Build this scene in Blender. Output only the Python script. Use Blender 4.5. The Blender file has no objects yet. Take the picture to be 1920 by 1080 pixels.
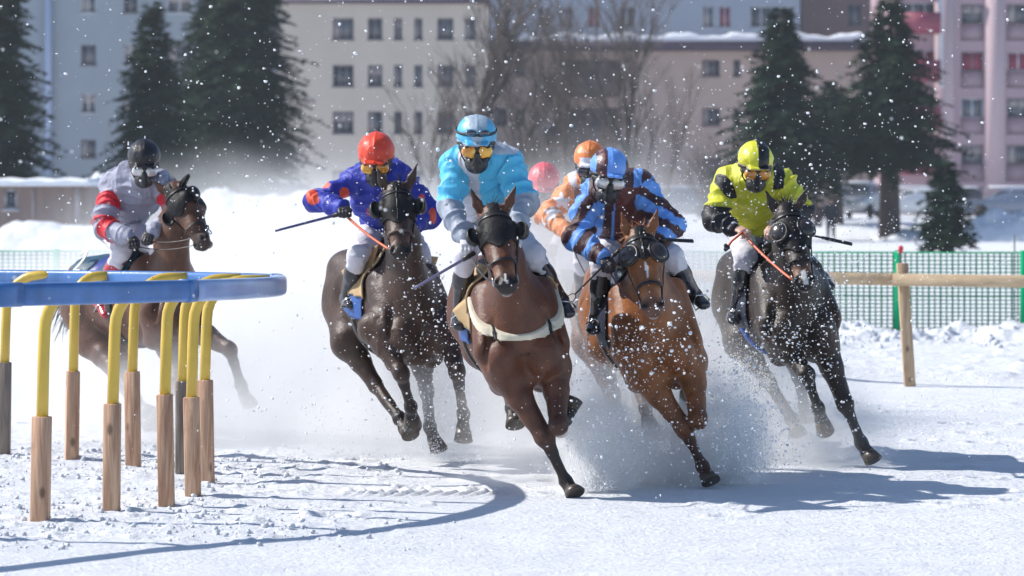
import bpy, bmesh, math, random, time
import numpy as np
from mathutils import Vector, Matrix
random.seed(7); rng = np.random.default_rng(7)
SC = bpy.context.scene
COL = SC.collection

# ------------------------------------------------------------------ camera
F = 6820.0           # focal length in pixels of a 1920 wide picture
HOR = 370.0          # row of the horizon
CAMH = 1.8
cam_d = bpy.data.cameras.new('camera'); cam = bpy.data.objects.new('camera', cam_d); COL.objects.link(cam)
SC.camera = cam
cam.location = (0, 0, CAMH); cam.rotation_euler = (math.radians(90), 0, 0)
cam_d.sensor_width = 36; cam_d.lens = F / 1920 * 36
cam_d.shift_y = -(540 - HOR) / 1920
cam_d.clip_start = 0.5; cam_d.clip_end = 3000
cam_d.dof.use_dof = True; cam_d.dof.focus_distance = 22.3; cam_d.dof.aperture_fstop = 3.9

# ------------------------------------------------------------------ sun and sky
LD = Vector((1.13, -0.24, -1.0)).normalized()      # the way the sunlight travels
sun_d = bpy.data.lights.new('sun', 'SUN'); sun = bpy.data.objects.new('sun', sun_d); COL.objects.link(sun)
sun.rotation_euler = LD.to_track_quat('-Z', 'Y').to_euler()
sun_d.energy = 5.0; sun_d.angle = math.radians(0.53); sun_d.color = (1.0, 0.95, 0.88)
world = bpy.data.worlds.new('World'); SC.world = world; world.use_nodes = True
wn = world.node_tree; bg = wn.nodes['Background']
sky = wn.nodes.new('ShaderNodeTexSky'); sky.sky_type = 'NISHITA'; sky.sun_disc = False
sky.sun_elevation = math.asin(-LD.z); sky.sun_rotation = math.atan2(-LD.x, -LD.y)
sky.altitude = 1800; sky.air_density = 1.0; sky.dust_density = 1.2
wn.links.new(sky.outputs[0], bg.inputs[0]); bg.inputs[1].default_value = 0.14
SC.view_settings.view_transform = 'Standard'; SC.view_settings.look = 'None'
SC.view_settings.exposure = 0.22; SC.view_settings.gamma = 1.0
SC.render.engine = 'CYCLES'
cy = SC.cycles
cy.use_denoising = True
cy.max_bounces = 14; cy.diffuse_bounces = 3; cy.glossy_bounces = 3; cy.transmission_bounces = 4
cy.volume_bounces = 12; cy.transparent_max_bounces = 12
cy.volume_step_rate = 1.0; cy.volume_max_steps = 160
cy.use_adaptive_sampling = True; cy.adaptive_threshold = 0.02

def P(px, py, D):
    return Vector(((px - 960) / F * D, D, CAMH - (py - HOR) / F * D))

# ------------------------------------------------------------------ objects
def link(o, parent=None):
    COL.objects.link(o)
    if parent is not None: o.parent = parent
    return o
def tag(o, label, cat, group=None, kind=None):
    if label: o['label'] = label
    if cat: o['category'] = cat
    if group: o['group'] = group
    if kind: o['kind'] = kind
    return o
def empty(name, loc=(0, 0, 0), rz=0):
    o = bpy.data.objects.new(name, None); o.empty_display_size = .1
    o.location = loc; o.rotation_euler = (0, 0, rz); COL.objects.link(o); return o
def reparent(o, parent):
    """parent while keeping a world placed mesh where it is (the parent is only moved, never turned)"""
    o.parent = parent; o.location = -Vector(parent.location)
    return o
def mesh_obj(name, V, Fc, mat, parent=None, smooth=True, col=None, world_parent=False):
    me = bpy.data.meshes.new(name)
    V = np.asarray(V, dtype=np.float32)
    Fc = list(Fc) if not isinstance(Fc, np.ndarray) else Fc
    me.vertices.add(len(V)); me.vertices.foreach_set('co', V.ravel())
    if isinstance(Fc, np.ndarray):
        n, k = Fc.shape
        me.loops.add(n * k); me.loops.foreach_set('vertex_index', Fc.ravel().astype(np.int32))
        me.polygons.add(n); me.polygons.foreach_set('loop_start', np.arange(0, n * k, k, dtype=np.int32))
        try: me.polygons.foreach_set('loop_total', np.full(n, k, dtype=np.int32))
        except Exception: pass
    else:
        tot = [len(f) for f in Fc]; flat = [i for f in Fc for i in f]
        me.loops.add(len(flat)); me.loops.foreach_set('vertex_index', flat)
        st = np.concatenate([[0], np.cumsum(tot)[:-1]]).astype(np.int32) if tot else []
        me.polygons.add(len(tot)); me.polygons.foreach_set('loop_start', st)
        try: me.polygons.foreach_set('loop_total', tot)
        except Exception: pass
    me.update(calc_edges=True); me.validate()
    if smooth: me.polygons.foreach_set('use_smooth', np.ones(len(me.polygons), dtype=bool))
    if col is not None:
        a = me.color_attributes.new('Col', 'FLOAT_COLOR', 'POINT')
        c = np.ones((len(V), 4), dtype=np.float32); c[:, :3] = col; a.data.foreach_set('color', c.ravel())
    if mat: me.materials.append(mat)
    o = bpy.data.objects.new(name, me); COL.objects.link(o)
    if parent is not None:
        if world_parent: reparent(o, parent)
        else: o.parent = parent
    return o

class MB:
    """collects simple shapes into one mesh"""
    def __init__(s): s.V = []; s.F = []
    def add(s, vs, fs):
        n = len(s.V); s.V += [tuple(v) for v in vs]; s.F += [[i + n for i in f] for f in fs]
    def box(s, x0, x1, y0, y1, z0, z1, M=None, bev=0):
        if bev > 0:
            vs = []
            for z, e in ((z0, bev), (z0 + bev, 0), (z1 - bev, 0), (z1, bev)):
                b = bev
                xs0, xs1, ys0, ys1 = x0 + e, x1 - e, y0 + e, y1 - e
                vs += [(xs0 + b, ys0, z), (xs1 - b, ys0, z), (xs1, ys0 + b, z), (xs1, ys1 - b, z),
                       (xs1 - b, ys1, z), (xs0 + b, ys1, z), (xs0, ys1 - b, z), (xs0, ys0 + b, z)]
            fs = [[7, 6, 5, 4, 3, 2, 1, 0], [24, 25, 26, 27, 28, 29, 30, 31]]
            for r in range(3):
                for k in range(8):
                    a = r * 8 + k; c = r * 8 + (k + 1) % 8
                    fs.append([a, c, c + 8, a + 8])
        else:
            vs = [(x, y, z) for z in (z0, z1) for x, y in ((x0, y0), (x1, y0), (x1, y1), (x0, y1))]
            fs = [[3, 2, 1, 0], [4, 5, 6, 7], [0, 1, 5, 4], [1, 2, 6, 5], [2, 3, 7, 6], [3, 0, 4, 7]]
        if M is not None: vs = [M @ Vector(v) for v in vs]
        s.add(vs, fs); return s
    def tube(s, pts, rad, n=8, cap=True, flat=1.0, side=None):
        pts = [Vector(p) for p in pts]
        if not hasattr(rad, '__len__'): rad = [rad] * len(pts)
        ring = []; ref = Vector(side) if side is not None else None
        for i, p in enumerate(pts):
            t = (pts[min(i + 1, len(pts) - 1)] - pts[max(i - 1, 0)]).normalized()
            if ref is None: ref = t.orthogonal()
            u = (ref - t * ref.dot(t))
            u = u.normalized() if u.length > 1e-5 else t.orthogonal().normalized()
            if side is None: ref = u
            w = t.cross(u)
            ring.append([p + rad[i] * (math.cos(a) * u + math.sin(a) * flat * w) for a in [2 * math.pi * k / n for k in range(n)]])
        vs = [v for r in ring for v in r]; fs = []
        for i in range(len(pts) - 1):
            for k in range(n):
                a = i * n + k; b = i * n + (k + 1) % n
                fs.append([a, b, b + n, a + n])
        if cap: fs += [list(range(n))[::-1], [len(vs) - n + k for k in range(n)]]
        s.add(vs, fs); return s
    def build(s, name, mat, parent=None, smooth=False, col=None, wp=False):
        return mesh_obj(name, s.V, s.F, mat, parent, smooth, col, wp)

# ------------------------------------------------------------------ materials
MATS = {}
def nodes_of(m):
    m.use_nodes = True; nt = m.node_tree
    return nt, nt.nodes['Principled BSDF']
def mat(name, color, rough=.6, noise=.12, scale=6.0, bump=0.0, bscale=None, metal=0.0, vcol=False, spec=.5, sheen=0, coat=0, stretch=(1, 1, 1), sss=0, color2=None, detail=6):
    if name in MATS: return MATS[name]
    m = bpy.data.materials.new(name); nt, b = nodes_of(m); N = nt.nodes.new; L = nt.links.new
    tc = N('ShaderNodeTexCoord'); mp = N('ShaderNodeMapping'); mp.inputs['Scale'].default_value = stretch
    L(tc.outputs['Object'], mp.inputs[0])
    nz = N('ShaderNodeTexNoise'); nz.inputs['Scale'].default_value = scale; nz.inputs['Detail'].default_value = detail
    L(mp.outputs[0], nz.inputs['Vector'])
    mr = N('ShaderNodeMapRange'); mr.inputs[1].default_value = .25; mr.inputs[2].default_value = .75
    mr.inputs[3].default_value = 1 - noise; mr.inputs[4].default_value = 1 + noise
    L(nz.outputs[0], mr.inputs[0])
    mx = N('ShaderNodeMix'); mx.data_type = 'RGBA'; mx.blend_type = 'MULTIPLY'; mx.inputs[0].default_value = 1
    if vcol:
        at = N('ShaderNodeAttribute'); at.attribute_name = 'Col'; L(at.outputs[0], mx.inputs[6])
    elif color2 is not None:
        m2 = N('ShaderNodeMix'); m2.data_type = 'RGBA'; n2 = N('ShaderNodeTexNoise'); n2.inputs['Scale'].default_value = scale * .4; n2.inputs['Detail'].default_value = 5
        L(mp.outputs[0], n2.inputs['Vector']); r2 = N('ShaderNodeMapRange'); r2.inputs[1].default_value = .42; r2.inputs[2].default_value = .6
        L(n2.outputs[0], r2.inputs[0]); L(r2.outputs[0], m2.inputs[0])
        m2.inputs[6].default_value = (*color, 1); m2.inputs[7].default_value = (*color2, 1); L(m2.outputs[2], mx.inputs[6])
    else: mx.inputs[6].default_value = (*color, 1)
    L(mr.outputs[0], mx.inputs[7]); L(mx.outputs[2], b.inputs['Base Color'])
    b.inputs['Roughness'].default_value = rough; b.inputs['Metallic'].default_value = metal
    b.inputs['Specular IOR Level'].default_value = spec
    if sheen: b.inputs['Sheen Weight'].default_value = sheen; b.inputs['Sheen Roughness'].default_value = .4
    if coat: b.inputs['Coat Weight'].default_value = coat; b.inputs['Coat Roughness'].default_value = .15
    if sss: b.inputs['Subsurface Weight'].default_value = sss; b.inputs['Subsurface Radius'].default_value = (.02, .02, .02)
    if bump:
        nb = N('ShaderNodeTexNoise'); nb.inputs['Scale'].default_value = bscale or scale * 3; nb.inputs['Detail'].default_value = 5
        L(mp.outputs[0], nb.inputs['Vector'])
        bp = N('ShaderNodeBump'); bp.inputs['Strength'].default_value = 1; bp.inputs['Distance'].default_value = bump
        L(nb.outputs[0], bp.inputs['Height']); L(bp.outputs[0], b.inputs['Normal'])
    MATS[name] = m; return m

# ------------------------------------------------------------------ numpy noise
def _hash(i, j, k):
    n = (i * 374761393 + j * 668265263 + k * 2147483647 * 3 + 1013904223) & 0xffffffff
    n = ((n ^ (n >> 13)) * 1274126177) & 0xffffffff
    n = (n ^ (n >> 16)) & 0xffffffff
    return n / 4294967295.0
def vnoise(x, y, z=None):
    if z is None: z = np.zeros_like(x)
    xi = np.floor(x).astype(np.int64); yi = np.floor(y).astype(np.int64); zi = np.floor(z).astype(np.int64)
    fx, fy, fz = x - xi, y - yi, z - zi
    fx = fx * fx * (3 - 2 * fx); fy = fy * fy * (3 - 2 * fy); fz = fz * fz * (3 - 2 * fz)
    def h(a, b, c): return _hash(xi + a, yi + b, zi + c)
    x00 = h(0, 0, 0) * (1 - fx) + h(1, 0, 0) * fx; x10 = h(0, 1, 0) * (1 - fx) + h(1, 1, 0) * fx
    x01 = h(0, 0, 1) * (1 - fx) + h(1, 0, 1) * fx; x11 = h(0, 1, 1) * (1 - fx) + h(1, 1, 1) * fx
    return (x00 * (1 - fy) + x10 * fy) * (1 - fz) + (x01 * (1 - fy) + x11 * fy) * fz
def fbm(x, y, z=None, o=4):
    s = 0; a = .5
    for i in range(o):
        f = 2 ** i
        s = s + a * (vnoise(x * f + 17 * i, y * f + 5 * i, None if z is None else z * f + 3 * i) - .5); a *= .5
    return s

# ------------------------------------------------------------------ smooth solid modelling: blended elliptical capsules -> one continuous surface
class Solid:
    def __init__(s, h=.011): s.h = h; s.P = []
    def cap(s, a, b, ra, rb=None, side=None, k=.03, c=None, c2=None, sub=False, tag=None):
        a = np.array(a, float); b = np.array(b, float)
        if np.linalg.norm(b - a) < 1e-6: b = a + np.array([0, 0, 1e-4])
        if rb is None: rb = ra
        ra = np.array(ra if hasattr(ra, '__len__') else (ra, ra), float); rb = np.array(rb if hasattr(rb, '__len__') else (rb, rb), float)
        t = (b - a) / np.linalg.norm(b - a)
        sd = np.array(side, float) if side is not None else np.array([1., 0, 0] if abs(t[0]) < .9 else [0, 1., 0])
        sd = sd - t * sd.dot(t)
        if np.linalg.norm(sd) < 1e-4: sd = np.cross(t, [.3, .9, .2])
        sd /= np.linalg.norm(sd); up = np.cross(t, sd)
        s.P.append(dict(a=a, b=b, ra=ra, rb=rb, t=t, sd=sd, up=up, k=k, c=c, c2=c2 if c2 is not None else c, sub=sub, tag=tag)); return s
    def ball(s, p, r, side=None, axis=(0, 0, 1), **kw):
        r = r if hasattr(r, '__len__') else (r, r, r)
        p = np.array(p, float); ax = np.array(axis, float); ax /= np.linalg.norm(ax)
        # ellipsoid: radii (side, up, along axis)
        s.cap(p - ax * 1e-3, p + ax * 1e-3, (r[0], r[1]), None, side, **kw); s.P[-1]['end'] = r[2]; return s
    @staticmethod
    def dist(p, X):
        v = X - p['a']; L = np.linalg.norm(p['b'] - p['a'])
        x = v @ p['t']; u = v @ p['sd']; w = v @ p['up']
        tt = np.clip(x / L, 0, 1); o = x - tt * L
        rw = p['ra'][0] + (p['rb'][0] - p['ra'][0]) * tt; rh = p['ra'][1] + (p['rb'][1] - p['ra'][1]) * tt
        m = p.get('end'); m = np.minimum(rw, rh) if m is None else m
        k0 = np.sqrt((u / rw) ** 2 + (w / rh) ** 2 + (o / m) ** 2)
        k1 = np.sqrt((u / rw ** 2) ** 2 + (w / rh ** 2) ** 2 + (o / m ** 2) ** 2) + 1e-9
        d = np.where(k0 < 1e-3, -np.minimum(rw, rh), k0 * (k0 - 1) / k1)
        return d, tt
    def field(s, extra=.03, lo=None, hi=None):
        h = s.h
        if lo is None:
            lo = np.min([np.minimum(p['a'], p['b']) - max(p['ra'].max(), p['rb'].max(), p.get('end', 0)) for p in s.P if not p['sub']], axis=0) - extra
            hi = np.max([np.maximum(p['a'], p['b']) + max(p['ra'].max(), p['rb'].max(), p.get('end', 0)) for p in s.P if not p['sub']], axis=0) + extra
        n = np.ceil((hi - lo) / h).astype(int) + 1
        G = np.full(n, .25, dtype=np.float32)
        ax = [lo[i] + h * np.arange(n[i]) for i in range(3)]
        for p in s.P:
            r = max(p['ra'].max(), p['rb'].max(), p.get('end', 0)) + p['k'] + extra + 2 * h
            l = np.maximum(np.floor((np.minimum(p['a'], p['b']) - r - lo) / h).astype(int), 0)
            u = np.minimum(np.ceil((np.maximum(p['a'], p['b']) + r - lo) / h).astype(int) + 1, n)
            if (u <= l).any(): continue
            X = np.stack(np.meshgrid(ax[0][l[0]:u[0]], ax[1][l[1]:u[1]], ax[2][l[2]:u[2]], indexing='ij'), -1)
            d, _ = s.dist(p, X); d = d.astype(np.float32)
            g = G[l[0]:u[0], l[1]:u[1], l[2]:u[2]]; k = p['k']
            if p['sub']:
                d = -d; hh = np.maximum(k - np.abs(g - d), 0) / k; r_ = np.maximum(g, d) + hh * hh * k * .25
            else:
                hh = np.maximum(k - np.abs(g - d), 0) / k; r_ = np.minimum(g, d) - hh * hh * k * .25
            G[l[0]:u[0], l[1]:u[1], l[2]:u[2]] = r_
        s.G = G; s.lo = lo; return s
    def surf(s, off=0.0):
        F_ = s.G - off; h = s.h; nx, ny, nz = F_.shape
        ins = F_ < 0
        cs = np.zeros((nx - 1, ny - 1, nz - 1), dtype=np.uint8)
        for dx in (0, 1):
            for dy in (0, 1):
                for dz in (0, 1):
                    cs += ins[dx:nx - 1 + dx, dy:ny - 1 + dy, dz:nz - 1 + dz]
        act = np.argwhere((cs > 0) & (cs < 8))
        idx = -np.ones(cs.shape, dtype=np.int64); idx[act[:, 0], act[:, 1], act[:, 2]] = np.arange(len(act))
        cor = np.array([(a, b, c) for a in (0, 1) for b in (0, 1) for c in (0, 1)])
        val = np.stack([F_[act[:, 0] + c[0], act[:, 1] + c[1], act[:, 2] + c[2]] for c in cor], 1)
        acc = np.zeros((len(act), 3)); cnt = np.zeros(len(act))
        for i in range(8):
            for j in range(i + 1, 8):
                if np.abs(cor[i] - cor[j]).sum() != 1: continue
                x = (val[:, i] < 0) != (val[:, j] < 0)
                t = np.where(x, val[:, i] / np.where(x, val[:, i] - val[:, j], 1), 0)
                acc += np.where(x[:, None], cor[i] + (cor[j] - cor[i]) * t[:, None], 0); cnt += x
        V = s.lo + h * (act + acc / cnt[:, None])
        faces = []
        for ax in range(3):
            a, b = [(1, 2), (2, 0), (0, 1)][ax]
            A = ins; sl0 = [slice(None)] * 3; sl1 = [slice(None)] * 3
            sl0[ax] = slice(0, -1); sl1[ax] = slice(1, None)
            e = A[tuple(sl0)] != A[tuple(sl1)]
            q = np.argwhere(e)
            q = q[(q[:, a] > 0) & (q[:, b] > 0) & (q[:, a] < F_.shape[a] - 1) & (q[:, b] < F_.shape[b] - 1)]
            if not len(q): continue
            ea = np.zeros(3, int); ea[a] = 1; eb = np.zeros(3, int); eb[b] = 1
            def I(p): return idx[p[:, 0], p[:, 1], p[:, 2]]
            f = np.stack([I(q - ea - eb), I(q - eb), I(q), I(q - ea)], 1)
            flip = ~A[tuple(q.T)]
            f[flip] = f[flip][:, ::-1]
            faces.append(f)
        Fc = np.concatenate(faces); Fc = Fc[(Fc >= 0).all(1)]
        return V, Fc
    def cut(s, off, fn):
        """the solid grown by off and cut to where fn < 0 (a strap or cloth lying on it)"""
        n = s.G.shape; ax = [s.lo[i] + s.h * np.arange(n[i]) for i in range(3)]
        X = np.stack(np.meshgrid(*ax, indexing='ij'), -1); g = s.G; s.G = np.maximum(g - off, fn(X)).astype(np.float32)
        r = s.surf(); s.G = g; return r
    def nearest(s, V, which=None):
        """index of, position along and colour from the nearest primitive"""
        best = np.full(len(V), 1e9); bi = np.zeros(len(V), int); bt = np.zeros(len(V))
        for i, p in enumerate(s.P):
            if p['sub'] or p['c'] is None: continue
            d, t = s.dist(p, V); m = d < best
            best[m] = d[m]; bi[m] = i; bt[m] = t[m]
        return bi, bt
    def colours(s, V, soft=.012):
        W = np.zeros(len(V)); C = np.zeros((len(V), 3))
        D = []; T = []; ps = [p for p in s.P if not p['sub'] and p['c'] is not None]
        for p in ps:
            d, t = s.dist(p, V); D.append(d); T.append(t)
        D = np.array(D); m = D.min(0)
        for p, d, t in zip(ps, D, T):
            w = np.exp(-(d - m) / soft); c = np.array(p['c']) + (np.array(p['c2']) - np.array(p['c'])) * t[:, None]
            W += w; C += w[:, None] * c
        return C / W[:, None]
def sub_mesh(V, Fc, keep):
    """faces whose vertices all pass"""
    f = Fc[keep[Fc].all(1)]; u, inv = np.unique(f, return_inverse=True)
    return V[u], inv.reshape(f.shape), u
def thicken(V, Fc, t):
    """give an open shell an inner side and edges"""
    n = np.zeros_like(V); a = V[Fc[:, 1]] - V[Fc[:, 0]]; b = V[Fc[:, 3]] - V[Fc[:, 0]]; fn = np.cross(a, b)
    for k in range(4): np.add.at(n, Fc[:, k], fn)
    n /= np.linalg.norm(n, axis=1)[:, None] + 1e-12
    V2 = V - n * t; N = len(V); F2 = Fc[:, ::-1] + N
    e = np.concatenate([Fc[:, [k, (k + 1) % 4]] for k in range(4)]); key = np.sort(e, 1)
    _, ix, ct = np.unique(key[:, 0] * (N + 1) + key[:, 1], return_index=True, return_counts=True)
    be = e[ix[ct == 1]]
    F3 = np.stack([be[:, 1], be[:, 0], be[:, 0] + N, be[:, 1] + N], 1)
    return np.concatenate([V, V2]), np.concatenate([Fc, F2, F3])
def normals(V, Fc):
    n = np.zeros_like(V); a = V[Fc[:, 2]] - V[Fc[:, 0]]; b = V[Fc[:, 3]] - V[Fc[:, 1]]; fn = np.cross(a, b)
    for k in range(4): np.add.at(n, Fc[:, k], fn)
    return n / (np.linalg.norm(n, axis=1)[:, None] + 1e-12)
# ------------------------------------------------------------------ snow ground: one sheet to the horizon
def snow_material():
    m = bpy.data.materials.new('snow'); nt, b = nodes_of(m); N = nt.nodes.new; L = nt.links.new
    tc = N('ShaderNodeTexCoord')
    def noise(sc, det, st=(1, 1, 1)):
        mp = N('ShaderNodeMapping'); mp.inputs['Scale'].default_value = st; L(tc.outputs['Object'], mp.inputs[0])
        n = N('ShaderNodeTexNoise'); n.inputs['Scale'].default_value = sc; n.inputs['Detail'].default_value = det; n.inputs['Roughness'].default_value = .65
        L(mp.outputs[0], n.inputs['Vector']); return n
    n1 = noise(.9, 6); cr = N('ShaderNodeMapRange'); cr.inputs[1].default_value = .3; cr.inputs[2].default_value = .7; cr.inputs[3].default_value = 0; cr.inputs[4].default_value = 1
    L(n1.outputs[0], cr.inputs[0]); mx = N('ShaderNodeMix'); mx.data_type = 'RGBA'
    mx.inputs[6].default_value = (.68, .71, .76, 1); mx.inputs[7].default_value = (.78, .80, .83, 1); L(cr.outputs[0], mx.inputs[0]); L(mx.outputs[2], b.inputs['Base Color'])
    b.inputs['Roughness'].default_value = .7; b.inputs['Specular IOR Level'].default_value = .25
    n2 = noise(28, 8); n3 = noise(5, 5, (.35, 1, 1))
    b1 = N('ShaderNodeBump'); b1.inputs['Distance'].default_value = .022; b1.inputs['Strength'].default_value = 1; L(n2.outputs[0], b1.inputs['Height'])
    b2 = N('ShaderNodeBump'); b2.inputs['Distance'].default_value = .05; b2.inputs['Strength'].default_value = 1; L(n3.outputs[0], b2.inputs['Height']); L(b1.outputs[0], b2.inputs['Normal'])
    L(b2.outputs[0], b.inputs['Normal']); return m
SNOW = snow_material()
def smooth01(x): x = np.clip(x, 0, 1); return x * x * (3 - 2 * x)
def ground_h(x, y):
    z = .05 * fbm(x * .35, y * .35, o=3)
    z = z + .012 * fbm(x * 5, y * 2.2, o=3)
    # trampled crust inside the running rail and along the left
    inner = smooth01((-.2 - x + (y - 21.5) * .0) / 1.0) * smooth01((30 - y) / 4) * smooth01((y - 18.6 - .1 * x) / .8)
    cl = fbm(x * 7, y * 7, o=4); z = z + inner * (.038 * np.maximum(cl - .02, 0) * 2.2 + .03 * fbm(x * 1.7, y * 1.7, o=3))
    # tyre tread pressed in the snow
    tx = (x + .55) ; ty = (y - 22.25 - .12 * tx)
    lane = np.exp(-(ty / .28) ** 4) * smooth01((tx + .55) / .25) * smooth01((.75 - tx) / .3)
    z = z + lane * .014 * np.sin(2 * np.pi * (tx * 11 + np.abs(ty) * 4))
    # furrow edge behind the track on the right, ploughed bank along the green fence
    z = z + .10 * np.exp(-((y - 35.6 - .15 * fbm(x * .8, y * .2)) / .45) ** 2) * smooth01((x - 1.2) / 1) * (.6 + 1.2 * (fbm(x * 3, y * 3) + .3))
    z = z + .05 * smooth01((y - 36) / 1) * smooth01((50 - y) / 3) * np.maximum(fbm(x * 4, y * 2.5, o=4), 0) * 2.5
    z = z + .34 * np.exp(-((y - 45.6) / .9) ** 2) * np.maximum(fbm(x * 1.6, y * 1.2, o=4) + .16, 0) * 2.0
    z = z + .8 * smooth01((y - 160) / 7)
    # faint grooming lines and scattered hoof prints on the track
    z = z + .0035 * np.sin(y * 26 + 2.5 * fbm(x * .6, y * .6, o=2)) * smooth01((x + .5) / 1.5) * smooth01((y - 16) / 2) * smooth01((33 - y) / 2)
    hx = x * 2.2; hy = y * 1.1; ci = np.floor(hx); cj = np.floor(hy); zi = np.zeros_like(ci).astype(np.int64)
    r1 = _hash(ci.astype(np.int64), cj.astype(np.int64), zi); r2 = _hash(ci.astype(np.int64) + 91, cj.astype(np.int64) + 7, zi)
    dd = ((hx - ci - .25 - .5 * r1) / 2.2) ** 2 + ((hy - cj - .25 - .5 * r2) / 1.1) ** 2
    z = z - .045 * np.exp(-dd / .0042) * (r1 > .55) * smooth01((y - 19.5) / 1) * smooth01((34 - y) / 4) + .016 * np.exp(-(np.sqrt(dd) - .12) ** 2 / .0012) * (r1 > .55) * smooth01((y - 19.5) / 1) * smooth01((34 - y) / 4)
    return z
def make_ground():
    yr = [6.0]
    while yr[-1] < 2600:
        y = yr[-1]
        st = .035 if 17 < y < 27 else (.05 if y < 48 and y > 15 else max(.05, .03 * y if y > 60 else .012 * y))
        yr.append(y + st)
    yr = np.array(yr)
    a1 = np.linspace(-.16, .16, 560); a0 = -.16 - (np.linspace(1, 0, 40, endpoint=False) ** 2) * 1.4; a2 = .16 + (np.linspace(0, 1, 41)[1:] ** 2) * 1.4
    a = np.concatenate([a0, a1, a2])
    X = yr[:, None] * a[None, :]; Y = np.repeat(yr[:, None], len(a), 1)
    Z = ground_h(X, Y); Z = np.where(Y > 170, .8 + (Z - .8) * smooth01((400 - Y) / 200), Z)
    V = np.stack([X, Y, Z], -1).reshape(-1, 3); n, m = X.shape
    i = np.arange(n - 1)[:, None] * m + np.arange(m - 1)[None, :]
    Fc = np.stack([i, i + 1, i + m + 1, i + m], -1).reshape(-1, 4)
    o = mesh_obj('snow_ground', V, Fc, SNOW); o['kind'] = 'structure'; return o
make_ground()
def gz(x, y): return float(ground_h(np.array([x]), np.array([y]))[0])

# ------------------------------------------------------------------ wood
def wood_mat(name, c1, c2, sc=1.0):
    m = bpy.data.materials.new(name); nt, b = nodes_of(m); N = nt.nodes.new; L = nt.links.new
    tc = N('ShaderNodeTexCoord'); mp = N('ShaderNodeMapping'); mp.inputs['Scale'].default_value = (22 * sc, 22 * sc, 1.6 * sc); L(tc.outputs['Object'], mp.inputs[0])
    n = N('ShaderNodeTexNoise'); n.inputs['Scale'].default_value = 1.5; n.inputs['Detail'].default_value = 7; n.inputs['Distortion'].default_value = 1.2; L(mp.outputs[0], n.inputs['Vector'])
    r = N('ShaderNodeValToRGB'); r.color_ramp.elements[0].position = .3; r.color_ramp.elements[1].position = .72
    r.color_ramp.elements[0].color = (*c1, 1); r.color_ramp.elements[1].color = (*c2, 1); L(n.outputs[0], r.inputs[0])
    # knots
    mk = N('ShaderNodeMapping'); mk.inputs['Scale'].default_value = (6, 6, 3.2); L(tc.outputs['Object'], mk.inputs[0])
    v = N('ShaderNodeTexVoronoi'); v.inputs['Scale'].default_value = 1.4; L(mk.outputs[0], v.inputs['Vector'])
    kr = N('ShaderNodeMapRange'); kr.inputs[1].default_value = .08; kr.inputs[2].default_value = .2; kr.inputs[3].default_value = .35; kr.inputs[4].default_value = 1; L(v.outputs['Distance'], kr.inputs[0])
    mx = N('ShaderNodeMix'); mx.data_type = 'RGBA'; mx.blend_type = 'MULTIPLY'; mx.inputs[0].default_value = 1; L(r.outputs[0], mx.inputs[6]); L(kr.outputs[0], mx.inputs[7])
    L(mx.outputs[2], b.inputs['Base Color']); b.inputs['Roughness'].default_value = .75
    bp = N('ShaderNodeBump'); bp.inputs['Distance'].default_value = .004; L(n.outputs[0], bp.inputs['Height']); L(bp.outputs[0], b.inputs['Normal'])
    return m
WOOD = wood_mat('post_wood', (.34, .17, .10), (.70, .47, .31))
WOOD_GREY = wood_mat('weathered_wood', (.13, .10, .08), (.30, .25, .21))
WOOD_PALE = wood_mat('pale_timber', (.30, .19, .11), (.58, .43, .28))
BLUE = mat('rail_blue', (.045, .15, .40), rough=.36, noise=.3, scale=5, coat=.2, color2=(.06, .17, .44), bump=.002, bscale=30)
BLUE2 = mat('rail_blue_pale', (.20, .30, .56), rough=.3, noise=.2, scale=3, coat=.3, color2=(.30, .40, .62))  # paler blue for the end section of the rail
YELLOW = mat('pipe_yellow', (.62, .42, .055), rough=.35, noise=.1, scale=5, coat=.2)

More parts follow.
